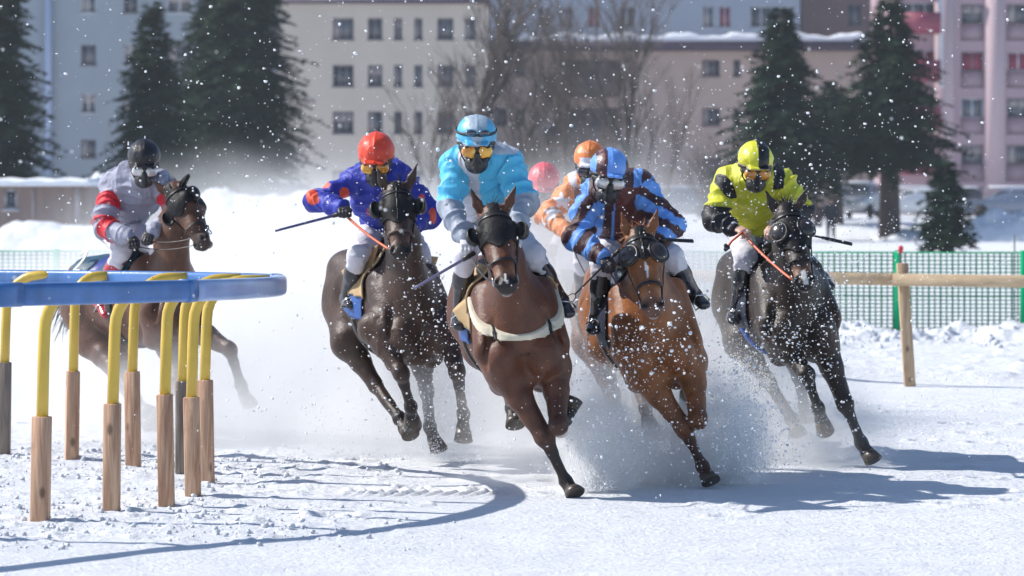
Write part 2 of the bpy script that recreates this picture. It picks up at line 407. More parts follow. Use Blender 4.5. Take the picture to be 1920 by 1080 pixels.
# ------------------------------------------------------------------ running rail
def running_rail():
    root = empty('running_rail', (-1.9, 22.5, 0))
    tag(root, 'curved blue running rail on bent yellow pipes and square wooden posts', 'rail')
    path = [(-6.9, 13.6), (-5.6, 15.6), (-4.2, 17.45), (-3.2, 18.75), (-2.35, 19.75), (-1.9, 20.45), (-1.62, 21.1), (-1.47, 21.8), (-1.44, 22.5), (-1.52, 23.2), (-1.78, 23.85), (-2.15, 24.4), (-2.6, 24.9), (-3.17, 25.35), (-4.6, 26.1), (-7.2, 27.1)]
    def cr(p, n=8):
        out = []
        for i in range(1, len(p) - 2):
            for k in range(n):
                t = k / n; a, b, c, d = [np.array(q) for q in p[i - 1:i + 3]]
                out.append(.5 * ((2 * b) + (c - a) * t + (2 * a - 5 * b + 4 * c - d) * t * t + (-a + 3 * b - 3 * c + d) * t ** 3))
        return out
    pts = cr(path)
    def ztop(y): return 1.355 - .0085 * (y - 19)
    prof = []
    for k in range(20):
        a = 2 * math.pi * k / 20; ex = .55
        cx = math.copysign(abs(math.cos(a)) ** ex, math.cos(a)); cz = math.copysign(abs(math.sin(a)) ** ex, math.sin(a))
        prof.append((.046 * cx, .062 * cz))
    def seg(i0, i1, matr, grow=1.0):
        mb = MB(); vs = []; n = len(prof)
        for i in range(i0, i1 + 1):
            p = pts[i]; t = pts[min(i + 1, len(pts) - 1)] - pts[max(i - 1, 0)]; t = t / np.linalg.norm(t); o = np.array([t[1], -t[0]])
            for (u, w) in prof: vs.append((p[0] + o[0] * u * grow, p[1] + o[1] * u * grow, ztop(p[1]) - .07 + w * grow))
        fs = [[r * n + k, r * n + (k + 1) % n, (r + 1) * n + (k + 1) % n, (r + 1) * n + k] for r in range(i1 - i0) for k in range(n)]
        fs += [list(range(n))[::-1], [len(vs) - n + k for k in range(n)]]
        mb.add(vs, fs); return mb.build('rail', matr, root, smooth=True, wp=True)
    # sections with sleeve joints
    J = [min(range(len(pts)), key=lambda i: abs((pts[i][0] / pts[i][1] * F + 960) - px) + (0 if (pts[i][1] < 22) == near else 999)) for px, near in ((30, True), (358, True))]
    tip = min(range(len(pts)), key=lambda i: -(pts[i][0] / pts[i][1]))
    ends = [0, J[0], J[1], tip + 5, len(pts) - 1]
    for q in range(4):
        o = seg(ends[q], ends[q + 1], BLUE2 if q == 2 else BLUE)
        if q == 2: o['label'] = 'paler end section of the blue rail'
    for e in ends[1:4]:
        o = seg(e - 1, e + 1 if e > J[1] else e, BLUE, 1.07); o.name = 'joint_sleeve'
    posts = [(-3.25, 19.05), (-2.61, 20.12), (-2.28, 20.7), (-2.0, 21.06), (-1.915, 21.84), (-1.93, 22.95), (-2.15, 23.7), (-2.53, 24.3), (-3.02, 24.95), (-3.56, 25.45), (-4.4, 26.0)]
    tops = [.62, .575, .62, .63, .60, .62, .60, .62, .62, .62, .62]
    for i, (x, y) in enumerate(posts):
        near = y < 22.5
        # where the arm meets the rail
        q = min(pts, key=lambda p: abs(p[0] - (x + .42)) * 1.0 + abs(p[1] - (y + (-.15 if near else .12))) * 1.4)
        g = gz(x, y); lean = random.uniform(-.02, .035); zt = g + tops[i] + .02 * math.sin(i * 3)
        w = .045
        mb = MB(); M = Matrix.Translation((x, y, 0)) @ Matrix.Rotation(lean, 4, 'Y') @ Matrix.Rotation(random.uniform(-.25, .25), 4, 'Z')
        mb.box(-w, w, -w, w, g - .25, zt, M, bev=.004)
        pw = mb.build('post', WOOD_GREY if i in (6, 9) else WOOD, root, wp=True)
        zr = ztop(q[1]) - .045
        base = Vector((x + lean * zt, y, zt - .12)); d = Vector((q[0] - x, q[1] - y, 0)); dn = d.normalized(); L_ = d.length
        R = min(.24, L_ * .6)
        cp = [base, Vector((base.x + .01, y, zr - R - .12)), Vector((base.x + .015, y, zr - R))]
        c0 = Vector((base.x + .015, y, zr - R))
        for k in range(1, 8):
            a = math.pi / 2 * k / 7; cp.append(c0 + dn * R * (1 - math.cos(a)) + Vector((0, 0, R * math.sin(a))))
        cp.append(Vector((q[0], q[1], zr)) + dn * .03)
        mb = MB().tube(cp, .034, n=14)
        pp = mb.build('bracket', YELLOW, pw, smooth=True); pp.location = (0, 0, 0)
        for p_ in pp.data.polygons:
            if len(p_.vertices) > 4: p_.use_smooth = False
    return root
running_rail()

# ------------------------------------------------------------------ wooden barrier and green net fence on the right
def wooden_fence():
    D = 34.6; root = empty('wooden_fence', P(1700, 725, D))
    tag(root, 'pale timber barrier of planks and a square post before the green net', 'fence')
    x = P(1706, 0, D).x; zt = P(0, 493, D).z; g = gz(x, D)
    M = Matrix.Translation((x, D, 0)) @ Matrix.Rotation(-.062, 4, 'Y')
    MB().box(-.052, .052, -.05, .05, g - .3, zt, M, bev=.004).build('post', WOOD_PALE, root, wp=True)
    def plank(pxa, pya, Da, pxb, pyb, Db, y_off):
        a = P(pxa, pya, Da); b = P(pxb, pyb, Db); d = (b - a); L_ = d.length; ang = math.atan2(d.z, d.x)
        M = Matrix.Translation(a + Vector((0, y_off, 0))) @ Matrix.Rotation(math.atan2(d.y, d.x), 4, 'Z') @ Matrix.Rotation(-ang, 4, 'Y')
        m2 = Matrix(M)
        mb = MB(); mb.box(0, L_, -.02, .02, -.058, .058, m2, bev=.004); o = mb.build('plank', WOOD_RAIL, root, wp=True); return o
    global WOOD_RAIL
    WOOD_RAIL = mat('rail_timber', (.50, .36, .22), rough=.7, noise=.25, scale=3, stretch=(.6, 8, 8), bump=.003, color2=(.58, .43, .27))
    plank(1000, 512, 36.5, 1726, 524, D, -.075)
    plank(1672, 524, D, 2250, 531, 34.0, -.12)
    x2 = P(1120, 0, 36.0).x
    MB().box(x2 - .05, x2 + .05, 35.9, 36.0, -.3, 1.1, None, bev=.004).build('post', WOOD_PALE, root, wp=True)
wooden_fence()
GREEN = mat('net_green', (.008, .40, .17), rough=.8, spec=.1, noise=.15, scale=4)
GREEN_D = mat('net_green_dark', (.004, .19, .075), rough=.9, spec=.1, noise=.15, scale=4)
def green_fence():
    root = empty('net_fence', (4, 47, 0)); tag(root, 'long green plastic net fence with green bands standing in the snow behind the track', 'fence')
    def line(x): return 48.0 - .09 * (x - 3)
    top = 1.075; bot = -.02
    mb = MB(); x0, x1 = -8.0, 8.6
    s = .077; n = int((x1 - x0) / s)
    for i in range(n + 1):
        x = x0 + i * s; y = line(x); t = .0085 + (.003 if i % 2 else 0)
        mb.box(x - t, x + t, y - .003, y + .003, bot, top + .01 * math.sin(i * .4))
    zs = [bot + .055 + k * .052 for k in range(21)]
    for k, z in enumerate(zs):
        t = .012 if k in (9, 20) else .0072
        for i in range(0, n, 6):
            xa = x0 + i * s; xb = xa + 6 * s; ya = line(xa); yb = line(xb); sag = .006 * math.sin(i * .4 + k)
            mb.add([(xa, ya - .006, z - t), (xb, yb - .006, z - t + sag * .3), (xb, yb - .006, z + t + sag * .3), (xa, ya - .006, z + t),
                    (xa, ya + .002, z - t), (xb, yb + .002, z - t + sag * .3), (xb, yb + .002, z + t + sag * .3), (xa, ya + .002, z + t)],
                   [[0, 1, 2, 3], [7, 6, 5, 4], [3, 2, 6, 7], [4, 5, 1, 0]])
    mb.build('net', GREEN_D, root, wp=True)
    for px in (-60, 92, 620, 1180, 1680, 1912):
        x = P(px, 0, 48).x; y = line(x); w = .042
        MB().box(x - w, x + w, y - .012, y + .006, bot - .1, top + .03, None).build('band', GREEN, root, wp=True)
    x = P(1689, 0, 46.5).x
    # topmost closed strip of the net
    mb = MB()
    for i in range(0, n, 6):
        xa = x0 + i * s; xb = xa + 6 * s; ya, yb = line(xa), line(xb)
        mb.add([(xa, ya - .01, top - .012), (xb, yb - .01, top - .012), (xb, yb - .01, top + .006), (xa, ya - .01, top + .006), (xa, ya + .004, top - .012), (xb, yb + .004, top - .012), (xb, yb + .004, top + .006), (xa, ya + .004, top + .006)],
               [[0, 1, 2, 3], [7, 6, 5, 4], [3, 2, 6, 7], [4, 5, 1, 0]])
    mb.build('top_strip', GREEN, root, wp=True)
    r2 = empty('marker_stake', (x, 46.5, 0)); tag(r2, 'thin dark marker stake with a red tip behind the wooden post', 'stake')
    MB().tube([(x, 46.5, -.1), (x, 46.5, 1.1)], .014, 8).build('rod', mat('stake_dark', (.04, .03, .04)), r2, smooth=True, wp=True)
    MB().tube([(x, 46.5, 1.085), (x, 46.5, 1.12), (x, 46.5, 1.165), (x, 46.5, 1.185)], [.02, .034, .034, .015], 10).build('tip', mat('tip_red', (.6, .02, .04)), r2, smooth=True, wp=True)
    x = P(1902, 0, 50).x; r3 = empty('net_stake', (x, 50, 0)); tag(r3, 'thin grey steel rod standing behind the net fence near its right end', 'stake')
    MB().tube([(x, 50, -.1), (x, 50, 1.28)], .012, 8).build('rod', mat('steel_grey', (.12, .11, .13), rough=.4), r3, smooth=True, wp=True)
green_fence()

# ------------------------------------------------------------------ buildings
GLASS = mat('window_glass', (.05, .06, .08), rough=.12, noise=.5, scale=.6, spec=.6, color2=(.12, .13, .15))
FRAME_D = mat('window_frame_dark', (.16, .15, .17), rough=.6)
FRAME_W = mat('window_frame_white', (.55, .57, .62), rough=.6)
SHUT = mat('red_blind', (.24, .035, .07), rough=.7, noise=.15, stretch=(.3, 1, 12))
ROOF = mat('eave_dark', (.07, .05, .08), rough=.7)
CURT = mat('curtain', (.34, .30, .30), rough=.9, noise=.3, stretch=(9, 1, .5), scale=2)
def facade(root, x0, x1, z0, z1, y, depth, holes, m, name='wall'):
    """a solid block whose front has real window recesses"""
    xs = sorted({x0, x1} | {h[0] for h in holes} | {h[1] for h in holes}); zs = sorted({z0, z1} | {h[2] for h in holes} | {h[3] for h in holes})
    mb = MB(); rc = .16
    for i in range(len(xs) - 1):
        for j in range(len(zs) - 1):
            cx, cz = (xs[i] + xs[i + 1]) / 2, (zs[j] + zs[j + 1]) / 2
            if any(h[0] < cx < h[1] and h[2] < cz < h[3] for h in holes): continue
            mb.add([(xs[i], y, zs[j]), (xs[i + 1], y, zs[j]), (xs[i + 1], y, zs[j + 1]), (xs[i], y, zs[j + 1])], [[0, 1, 2, 3]])
    for a, b, c, d in holes:
        q = [(a, c), (b, c), (b, d), (a, d)]
        for k in range(4):
            (ax, az), (bx, bz) = q[k], q[(k + 1) % 4]
            mb.add([(ax, y, az), (bx, y, bz), (bx, y + rc, bz), (ax, y + rc, az)], [[3, 2, 1, 0]])
    yb = y + depth
    mb.add([(x0, y, z0), (x0, y, z1), (x0, yb, z1), (x0, yb, z0)], [[0, 1, 2, 3]]); mb.add([(x1, y, z0), (x1, y, z1), (x1, yb, z1), (x1, yb, z0)], [[3, 2, 1, 0]])
    mb.add([(x0, yb, z0), (x1, yb, z0), (x1, yb, z1), (x0, yb, z1)], [[3, 2, 1, 0]]); mb.add([(x0, y, z1), (x1, y, z1), (x1, yb, z1), (x0, yb, z1)], [[0, 1, 2, 3]])
    return mb.build(name, m, root, wp=True)
def window(root, a, b, c, d, y, fm, kind=0, mull=1, sill=True):
    t = .07; mb = MB(); yf = y + .09; yb = y + .15
    mb.box(a, a + t, yf, yb, c, d); mb.box(b - t, b, yf, yb, c, d); mb.box(a + t, b - t, yf, yb, c, c + t); mb.box(a + t, b - t, yf, yb, d - t, d)
    for k in range(mull):
        x = a + (b - a) * (k + 1) / (mull + 1); mb.box(x - t * .6, x + t * .6, yf + .002, yb, c + t, d - t)
    if sill: mb.box(a - .08, b + .08, y - .09, y + .088, c - .07, c - .002)
    w = mb.build('window', fm, root, wp=True)
    g = MB().box(a, b, y + .135, y + .159, c, d).build('pane', GLASS, w)
    if kind == 2:
        MB().box(a + t + .002, b - t - .002, y + .1, y + .13, c + t + .002, d - t - .002).build('blind', SHUT, w)
    elif kind == 1:
        MB().box(a + t + .002, a + (b - a) * .38, y + .115, y + .13, c + t + .002, d - t - .002).build('curtain', CURT, w)
    elif kind == 3:
        MB().box(a + t + .002, b - t - .002, y + .115, y + .13, c + (d - c) * .55, d - t - .002).build('curtain', CURT, w)
    return w
def bx(D): return lambda px: (px - 960) / F * D
def bz(D): return lambda py: CAMH - (py - HOR) / F * D
SNOWCAP = mat('roof_snow', (.86, .88, .93), rough=.8, noise=.04, scale=1.5, bump=.06, bscale=2)

def cream_block():
    D = 215.0; X, Z = bx(D), bz(D); root = empty('apartment_block', (X(700), D, 0))
    tag(root, 'plain cream apartment block with a dark eave behind the bare trees', 'building')
    cols = [(624, 663), (690, 717), (739, 754), (777, 792), (820, 850), (872, 892)]; rows = [(34, 74), (122, 162), (209, 250), (320, 350)]
    holes = [(X(a), X(b), Z(r1), Z(r0)) for (r0, r1) in rows for (a, b) in cols]
    m = mat('cream_plaster', (.54, .475, .41), rough=.9, noise=.06, scale=.5, detail=8)
    facade(root, X(519), X(915), -1, Z(7), D, 14, holes, m)
    for i, h in enumerate(holes): window(root, *h, D, FRAME_D, [1, 0, 3, 1, 0][i % 5], 1 if h[1] - h[0] < .9 else 2)
    MB().box(X(515), X(919), D - .5, D + 14.5, Z(7) + .003, Z(-2)).build('roof', ROOF, root, wp=True)
    # faint painted words on the bare wall (unreadable at this distance)
    for (a, b, c, d) in ((556, 562, 186, 199), (570, 572, 184, 196), (574, 579, 187, 194), (581, 583, 183, 194), (585, 590, 187, 193)):
        MB().box(X(a), X(b), D - .03, D - .003, Z(d), Z(c)).build('letter', mat('faded_letters', (.22, .16, .17)), root, wp=True)
def low_block():
    D = 222.0; X, Z = bx(D), bz(D); root = empty('long_house', (X(1250), D, 0))
    tag(root, 'long pinkish apartment house with a snow covered flat roof behind the spruces', 'building')
    cols = [(925, 950), (967, 984), (1317, 1350), (1375, 1388), (1470, 1500)]; rows = [(112, 143), (203, 235), (296, 328)]
    holes = [(X(a), X(b), Z(r1), Z(r0)) for (r0, r1) in rows for (a, b) in cols]
    logg = [(X(1060), X(1165), Z(178), Z(112)), (X(1060), X(1165), Z(268), Z(202))]
    m = mat('pink_plaster', (.50, .40, .345), rough=.9, noise=.06, scale=.5, detail=8)
    facade(root, X(905), X(1640), -1, Z(96), D, 12, holes + logg, m)
    for i, h in enumerate(holes): window(root, *h, D, FRAME_D, [1, 0, 1, 0, 3][i % 5], 0 if h[1] - h[0] < .7 else 2)
    for a, b, c, d in logg:
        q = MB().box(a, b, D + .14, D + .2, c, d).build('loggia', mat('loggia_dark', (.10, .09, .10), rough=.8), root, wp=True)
        q2 = MB().box(a - 1.2, b - .2, D - 1.1, D - 1.0, c, c + 1.0).box(a - 1.2, b - .2, D - 1.0, D - .003, c - .15, c).build('balcony', mat('balcony_brown', (.13, .10, .10), rough=.8), root, wp=True)
    MB().box(X(897), X(1650), D - .9, D + 12.4, Z(96) + .003, Z(78)).build('roof', ROOF, root, wp=True)
    # snow slab with a soft uneven edge
    n = 60; V = []; Fc = []
    for i in range(n + 1):
        x = X(930) + (X(1646) - X(930)) * i / n; hh = .42 + .12 * math.sin(i * .7) + .06 * math.sin(i * 1.9); e = min(1, i / 3, (n - i) / 3) ** .5
        b = Z(78) + .003
        for yy, zz in ((D - .8, 0), (D - .86, .5), (D - .7, .9), (D - .3, 1.0), (D + 6, 1.05), (D + 12, 1.0), (D + 12.2, 0)): V.append((x, yy, b + hh * zz * e))
        if i:
            for k in range(6): a = (i - 1) * 7 + k; Fc.append([a, a + 7, a + 8, a + 1])
    mesh_obj('roof_snow', V, Fc, SNOWCAP, root, True, None, True)
def rear_white():
    D = 250.0; X, Z = bx(D), bz(D); root = empty('white_house', (X(1350), D, 0))
    tag(root, 'pale bluish house standing behind the long snowy roof', 'building')
    cols = [(1010, 1032), (1050, 1075), (1103, 1125), (1160, 1190), (1317, 1338), (1348, 1370), (1407, 1447), (1455, 1490)]
    holes = [(X(a), X(b), Z(r1), Z(r0)) for (r0, r1) in ((12, 52), (-70, -30), (90, 130)) for (a, b) in cols]
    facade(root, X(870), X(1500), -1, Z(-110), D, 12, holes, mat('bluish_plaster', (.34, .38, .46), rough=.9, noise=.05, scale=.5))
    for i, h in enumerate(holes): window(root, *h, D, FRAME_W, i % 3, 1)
    r2 = empty('brown_house', (X(1600), D + 6, 0)); tag(r2, 'brown house with a dark wooden balcony between the two spruce tops', 'building')
    D2 = D + 6; X, Z = bx(D2), bz(D2)
    holes = [(X(1590), X(1615), Z(48), Z(8))]
    facade(r2, X(1503), X(1700), -1, Z(-60), D2, 10, holes, mat('brown_boards', (.16, .10, .10), rough=.8, noise=.2, stretch=(1, 1, 6)))
    window(r2, *holes[0], D2, FRAME_D, 0, 1)
def pink_block():
    D = 200.0; X, Z = bx(D), bz(D); root = empty('pink_apartment_block', (X(1850), D, 0))
    tag(root, 'tall pink apartment block with red blinds and recessed window bays at the right', 'building')
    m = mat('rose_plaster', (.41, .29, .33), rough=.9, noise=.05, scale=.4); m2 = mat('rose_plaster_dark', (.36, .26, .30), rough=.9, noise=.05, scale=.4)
    rows = [(-79, -44), (8, 44), (97, 133), (184, 220), (272, 308)]; cols = [(1802, 1844), (1888, 1930), (1974, 2016), (2060, 2102)]
    wh = [(X(a), X(b), Z(r1), Z(r0)) for (r0, r1) in rows for (a, b) in cols]
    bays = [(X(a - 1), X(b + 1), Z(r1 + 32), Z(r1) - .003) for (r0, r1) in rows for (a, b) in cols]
    bal = [(X(1690), X(1757), Z(r1 + 20), Z(r0 - 3)) for (r0, r1) in rows]
    facade(root, X(1680), X(2200), -1, Z(-110), D, 14, wh + bays + bal, m)
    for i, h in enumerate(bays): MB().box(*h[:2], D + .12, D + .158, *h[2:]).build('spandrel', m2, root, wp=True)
    for i, h in enumerate(wh): window(root, *h, D, FRAME_D if i % 3 else FRAME_W, 2 if (i // 4) == 2 else [0, 3, 1][i % 3], 1, sill=False)
    for i, (a, b, c, d) in enumerate(bal):
        w = window(root, a, b, c, d, D, FRAME_W, 2 if i == 2 else 0, 2, sill=False)
        q = MB().box(a, b + .1, D - 1.0, D - .94, c + .1, c + 1.15).box(a, b + .1, D - .94, D - .003, c, c + .098)
        q.build('balcony', mat('red_balcony', (.27, .05, .09), rough=.6, noise=.1), root, wp=True)
    # vertical pilaster joints and drain pipe
    for px in (1770, 1866, 1952):
        mb = MB().box(X(px - 18), X(px + 18), D - .06, D - .003, -1, Z(-110)); mb.build('pilaster', mat('rose_light', (.53, .40, .43), rough=.9, noise=.04), root, wp=True)
    MB().tube([(X(1762), D - .35, Z(-110)), (X(1762), D - .35, Z(80)), (X(1764), D - .35, Z(165))], .13, 8).build('downpipe', mat('pipe_white', (.62, .64, .70), rough=.4), root, smooth=True, wp=True)
    MB().box(X(1676), X(2204), D - .02, D + 14.1, -1, Z(352), None).build('plinth', mat('plinth_grey', (.30, .27, .30), rough=.9), root, wp=True)
def left_block():
    D = 225.0; X, Z = bx(D), bz(D); root = empty('grey_apartment_block', (X(200), D, 0))
    tag(root, 'blue grey apartment block in the shade behind the left spruces', 'building')
    cols = [(-80, -52), (10, 38), (152, 180), (232, 258), (314, 360), (430, 458), (490, 515)]; rows = [(-75, -38), (-12, 24), (84, 122), (176, 212), (262, 296)]
    holes = [(X(a), X(b), Z(r1), Z(r0)) for (r0, r1) in rows for (a, b) in cols]
    facade(root, X(-260), X(560), -1, Z(-120), D, 12, holes, mat('grey_blue_plaster', (.27, .31, .36), rough=.9, noise=.06, scale=.4))
    for i, h in enumerate(holes): window(root, *h, D, FRAME_W if i % 2 else FRAME_D, [1, 0, 3][i % 3], 1)
    MB().tube([(X(92), D - .3, Z(-120)), (X(92), D - .3, Z(330))], .22, 10).build('downpipe', mat('pipe_blue', (.30, .38, .55), rough=.5), root, smooth=True, wp=True)
cream_block(); low_block(); rear_white(); pink_block(); left_block()

def shed():
    D = 120.0; X, Z = bx(D), bz(D); root = empty('shed', (X(40), D, 0))
    tag(root, 'low brown wooden shed with a thick snow covered roof at the left edge', 'shed')
    hol = [(X(8), X(32), Z(392), Z(355))]
    facade(root, X(-120), X(170), Z(412) - .5, Z(349), D, 4, hol, mat('shed_wall', (.26, .19, .17), rough=.8, noise=.2, scale=1, stretch=(4, 1, .5)))
    window(root, *hol[0], D, FRAME_W, 0, 0)
    MB().box(X(140), X(150), D - .06, D - .003, Z(412), Z(349)).box(X(60), X(64), D - .05, D - .003, Z(412), Z(349)).build('corner_board', mat('board_pale', (.40, .36, .36)), root, wp=True)
    V = []; Fc = []; n = 30
    for i in range(n + 1):
        x = X(-124) + (X(175) - X(-124)) * i / n; hh = .24 + .03 * math.sin(i * 1.1)
        for yy, zz in ((D - .5, 0), (D - .55, .5), (D - .4, .9), (D + 2, 1.1), (D + 4.4, 1), (D + 4.5, 0)): V.append((x, yy, Z(349) + .003 + hh * zz))
        if i:
            for k in range(5): a = (i - 1) * 6 + k; Fc.append([a, a + 6, a + 7, a + 1])
        else: Fc.append([0, 1, 2, 3, 4, 5])
    Fc.append([n * 6 + k for k in range(6)][::-1])
    mesh_obj('roof', V, Fc, SNOWCAP, root, True, None, True)
shed()

# ------------------------------------------------------------------ snow banks
def bank(name, label, px0, px1, pytop, D, depth, seed, base=None, amp=.35, bumps=.35):
    r = np.random.default_rng(seed); X = bx(D); x0, x1 = X(px0), X(px1); hmax = bz(D)(pytop); nx = 90; ny = 24
    xs = np.linspace(x0, x1, nx); ys = np.linspace(D - depth / 2, D + depth / 2, ny)
    XX, YY = np.meshgrid(xs, ys, indexing='ij'); u = (XX - x0) / (x1 - x0); v = (YY - ys[0]) / depth
    e = np.clip(np.minimum(u, 1 - u) * 6, 0, 1) ** .6; p = np.sin(np.pi * v) ** .7
    n = fbm(XX * bumps + seed, YY * bumps, o=5)
    Z = -.08 + (hmax + .08) * e * p * (1 - amp * .5 + amp * 2 * n) + .25 * hmax * fbm(XX * 2.2 + seed, YY * 2.2, o=3) * e * p
    V = np.stack([XX, YY, Z], -1).reshape(-1, 3); i = np.arange(nx - 1)[:, None] * ny + np.arange(ny - 1)
    Fc = np.stack([i, i + ny, i + ny + 1, i + 1], -1).reshape(-1, 4)
    o = mesh_obj(name, V, Fc, SNOWB); o['kind'] = 'structure'; return o
SNOWB = mat('bank_snow', (.74, .77, .82), rough=.8, noise=.05, scale=.8, bump=.08, bscale=2.5)
bank('snow_bank', '', 1790, 2010, 388, 150, 6, 3, amp=.45, bumps=.8)
bank('snow_bank', '', 1640, 1850, 416, 153, 4, 31, amp=.4, bumps=.7)
bank('snow_bank', '', 1400, 1780, 425, 156, 5, 5, amp=.35)
bank('snow_bank', '', 940, 1420, 398, 160, 6, 8)
bank('snow_bank', '', 330, 660, 350, 140, 9, 11, amp=.3)
bank('snow_bank', '', 60, 260, 298, 142, 8, 14, amp=.5)
bank('snow_bank', '', 560, 1000, 392, 160, 6, 18)
bank('snow_bank', '', -60, 500, 412, 108, 7, 21, amp=.3)

# ------------------------------------------------------------------ trees
NEEDLE = mat('spruce_needles', (.014, .032, .022), rough=.85, noise=.5, scale=1.2, color2=(.024, .042, .020), spec=.1)
BARK = mat('bark', (.085, .065, .055), rough=.9, noise=.35, scale=3, stretch=(3, 3, .6), bump=.02)
TWIG = mat('twig_bark', (.095, .075, .068), rough=.9, noise=.3, scale=3)
def spruce(px, pytop, pybot, D, wpx, crown_lo, seed, label, droop=.35, dens=1.0):
    r = random.Random(seed); base = Vector((bx(D)(px), D, 0)); H = bz(D)(pytop); R = wpx / 2 / F * D; cl = bz(D)(crown_lo)
    root = empty('spruce_tree', base); tag(root, label, 'tree', 'spruces in front of the houses')
    MB().tube([(0, 0, -.3), (0, 0, H * .3), (.05, 0, H * .7), (0, 0, H * .985)], [R * .13 + .08, R * .10 + .06, R * .05 + .03, .02], 9).build('trunk', BARK, root, smooth=True)
    V = []; Fc = []
    nt = int((H - cl) / .20)
    for i in range(nt):
        t = i / nt; z = cl + (H - cl) * t
        prof = (1 - t) ** .85 * (1 if t > .12 else .75 + .25 * t / .12)
        nb = int((9 + 12 * (1 - t)) * dens)
        for b in range(nb):
            az = r.uniform(0, 2 * math.pi); L_ = R * prof * r.uniform(.5, 1.15) + .12 + .25 * R * t * (1 - t)
            if r.random() < .07: L_ *= 1.25
            z = cl + (H - cl) * t + r.uniform(-.22, .22); d = Vector((math.cos(az), math.sin(az), 0)); s = Vector((-d.y, d.x, 0)); up = r.uniform(-.1, .25)
            ns = max(2, int(L_ / .22))
            for k in range(ns):
                u = (k + .6) / ns; c = d * L_ * u + Vector((0, 0, z + L_ * (up * u - droop * u * u + .12 * max(0, u - .75))))
                for q in range(4):
                    side = r.choice((-1, 1)); w = (.21 + .26 * (1 - u)) * (.6 + .3 * R / 2.2) * r.uniform(.7, 1.3)
                    tip = c + (s * side * w * 1.2 + d * w * r.uniform(.5, 1.3) + Vector((0, 0, r.uniform(-.30, .08) * w * 2)))
                    a = c + Vector((r.uniform(-.03, .03), r.uniform(-.03, .03), r.uniform(-.06, .06)))
                    b_ = c + d * w * .45 + Vector((0, 0, r.uniform(-.14, .02)))
                    n = len(V); V += [a, b_, tip]; Fc.append([n, n + 1, n + 2])
    mesh_obj('crown', np.array([tuple(v) for v in V]), np.array(Fc), NEEDLE, root, smooth=False)
spruce(1466, 12, 400, 150, 270, 352, 1, 'broad dark spruce left of the other big one behind the yellow jockey')
spruce(1668, -8, 452, 152, 290, 302, 2, 'tall dark spruce with a bare lower trunk right of the yellow jockey', dens=1.1)
spruce(1772, 292, 470, 118, 118, 452, 3, 'small young spruce standing alone in front of the pink block', dens=1.1)
spruce(285, 2, 335, 150, 200, 325, 4, 'slender spruce with a long thin tip between the left jockey and the cream block')
spruce(455, -260, 330, 165, 270, 330, 5, 'huge dark spruce touching the left corner of the cream block', dens=1.2)
spruce(405, -130, 330, 178, 230, 330, 9, 'dark spruce half hidden behind the huge spruce by the cream block', dens=1.1)
spruce(0, -140, 330, 150, 230, 335, 6, 'dark spruce cut by the left edge of the picture')
spruce(1567, 150, 400, 165, 215, 300, 8, 'low dark spruce filling the gap between the two big spruces')

def bare_tree(px, D, hpx_top, seed, label, spread=.32, trunk=.16, levels=6, lean=0, name='bare_tree', multi=1):
    r = random.Random(seed); base = Vector((bx(D)(px), D, 0)); H = bz(D)(hpx_top)
    root = empty(name, base); tag(root, label, 'tree' if name == 'bare_tree' else 'shrub', 'leafless trees and shrubs')
    thick = MB(); thin = MB()
    def grow(p, d, L_, rad, lv):
        pts = [p]; n = 3
        for k in range(n):
            d = (d + Vector((r.uniform(-.10, .10), r.uniform(-.10, .10), .04))).normalized(); p = p + d * L_ / n; pts.append(p)
        (thick if lv <= 1 else thin).tube(pts, [rad, rad * .9, rad * .8, rad * .68], 6 if lv <= 1 else (4 if lv < 4 else 3), cap=False)
        if lv >= levels: return
        nb = r.choice((2, 3)) if lv else r.choice((3, 4))
        for b in range(nb):
            ax = Vector((r.uniform(-1, 1), r.uniform(-1, 1), r.uniform(-.2, .2)))
            nd = (d + ax * spread * r.uniform(.7, 1.6)).normalized(); nd.z = max(nd.z, -.05)
            grow(p, nd, L_ * r.uniform(.6, .86), rad * r.uniform(.5, .68), lv + 1)
        if lv < 4:
            for b in range(2):
                q = pts[r.choice((1, 2))]; nd = (d + Vector((r.uniform(-1, 1), r.uniform(-1, 1), r.uniform(0, .3))) * spread * 1.8).normalized()
                grow(q, nd, L_ * .55, rad * .35, lv + 2)
    for m in range(multi):
        grow(Vector((r.uniform(-.25, .25) if multi > 1 else 0, r.uniform(-.2, .2) if multi > 1 else 0, -.2)), Vector((lean + r.uniform(-.12, .12), 0, 1)).normalized(), H * .27, trunk, 0)
    thick.build('trunk', BARK, root, smooth=True); thin.build('crown', TWIG, root, smooth=True)
bare_tree(882, 170, -150, 11, 'big leafless tree in front of the cream block above the light blue jockey', trunk=.30, spread=.42, levels=6)
bare_tree(792, 168, 60, 12, 'thin leafless tree leaning left before the cream block', trunk=.10, spread=.40, lean=.15, levels=5)
bare_tree(985, 170, 40, 13, 'slim leafless tree above the pink helmet', trunk=.09, spread=.28, levels=5)
bare_tree(1062, 172, -60, 14, 'bushy leafless tree before the dark balconies', trunk=.17, spread=.42, levels=6)
bare_tree(1188, 168, -130, 15, 'tall straight leafless tree right of the striped jockey', trunk=.22, spread=.30, levels=6)
bare_tree(1130, 180, 90, 16, 'low spreading leafless tree before the balconies', trunk=.12, spread=.5, levels=6)
bare_tree(1250, 175, 60, 17, 'thin leafless sapling with upright twigs before the pinkish wall', trunk=.07, spread=.25, levels=5)
bare_tree(1335, 160, 225, 18, 'leafless purple brown shrub left of the yellow jockey', trunk=.05, spread=.45, levels=4, name='bare_shrub', multi=7)
bare_tree(1010, 176, 200, 19, 'tangled leafless shrub behind the pink helmet', trunk=.06, spread=.5, levels=4, name='bare_shrub', multi=7)
bare_tree(930, 178, 230, 20, 'low leafless shrub right of the light blue jockey', trunk=.05, spread=.5, levels=4, name='bare_shrub', multi=6)

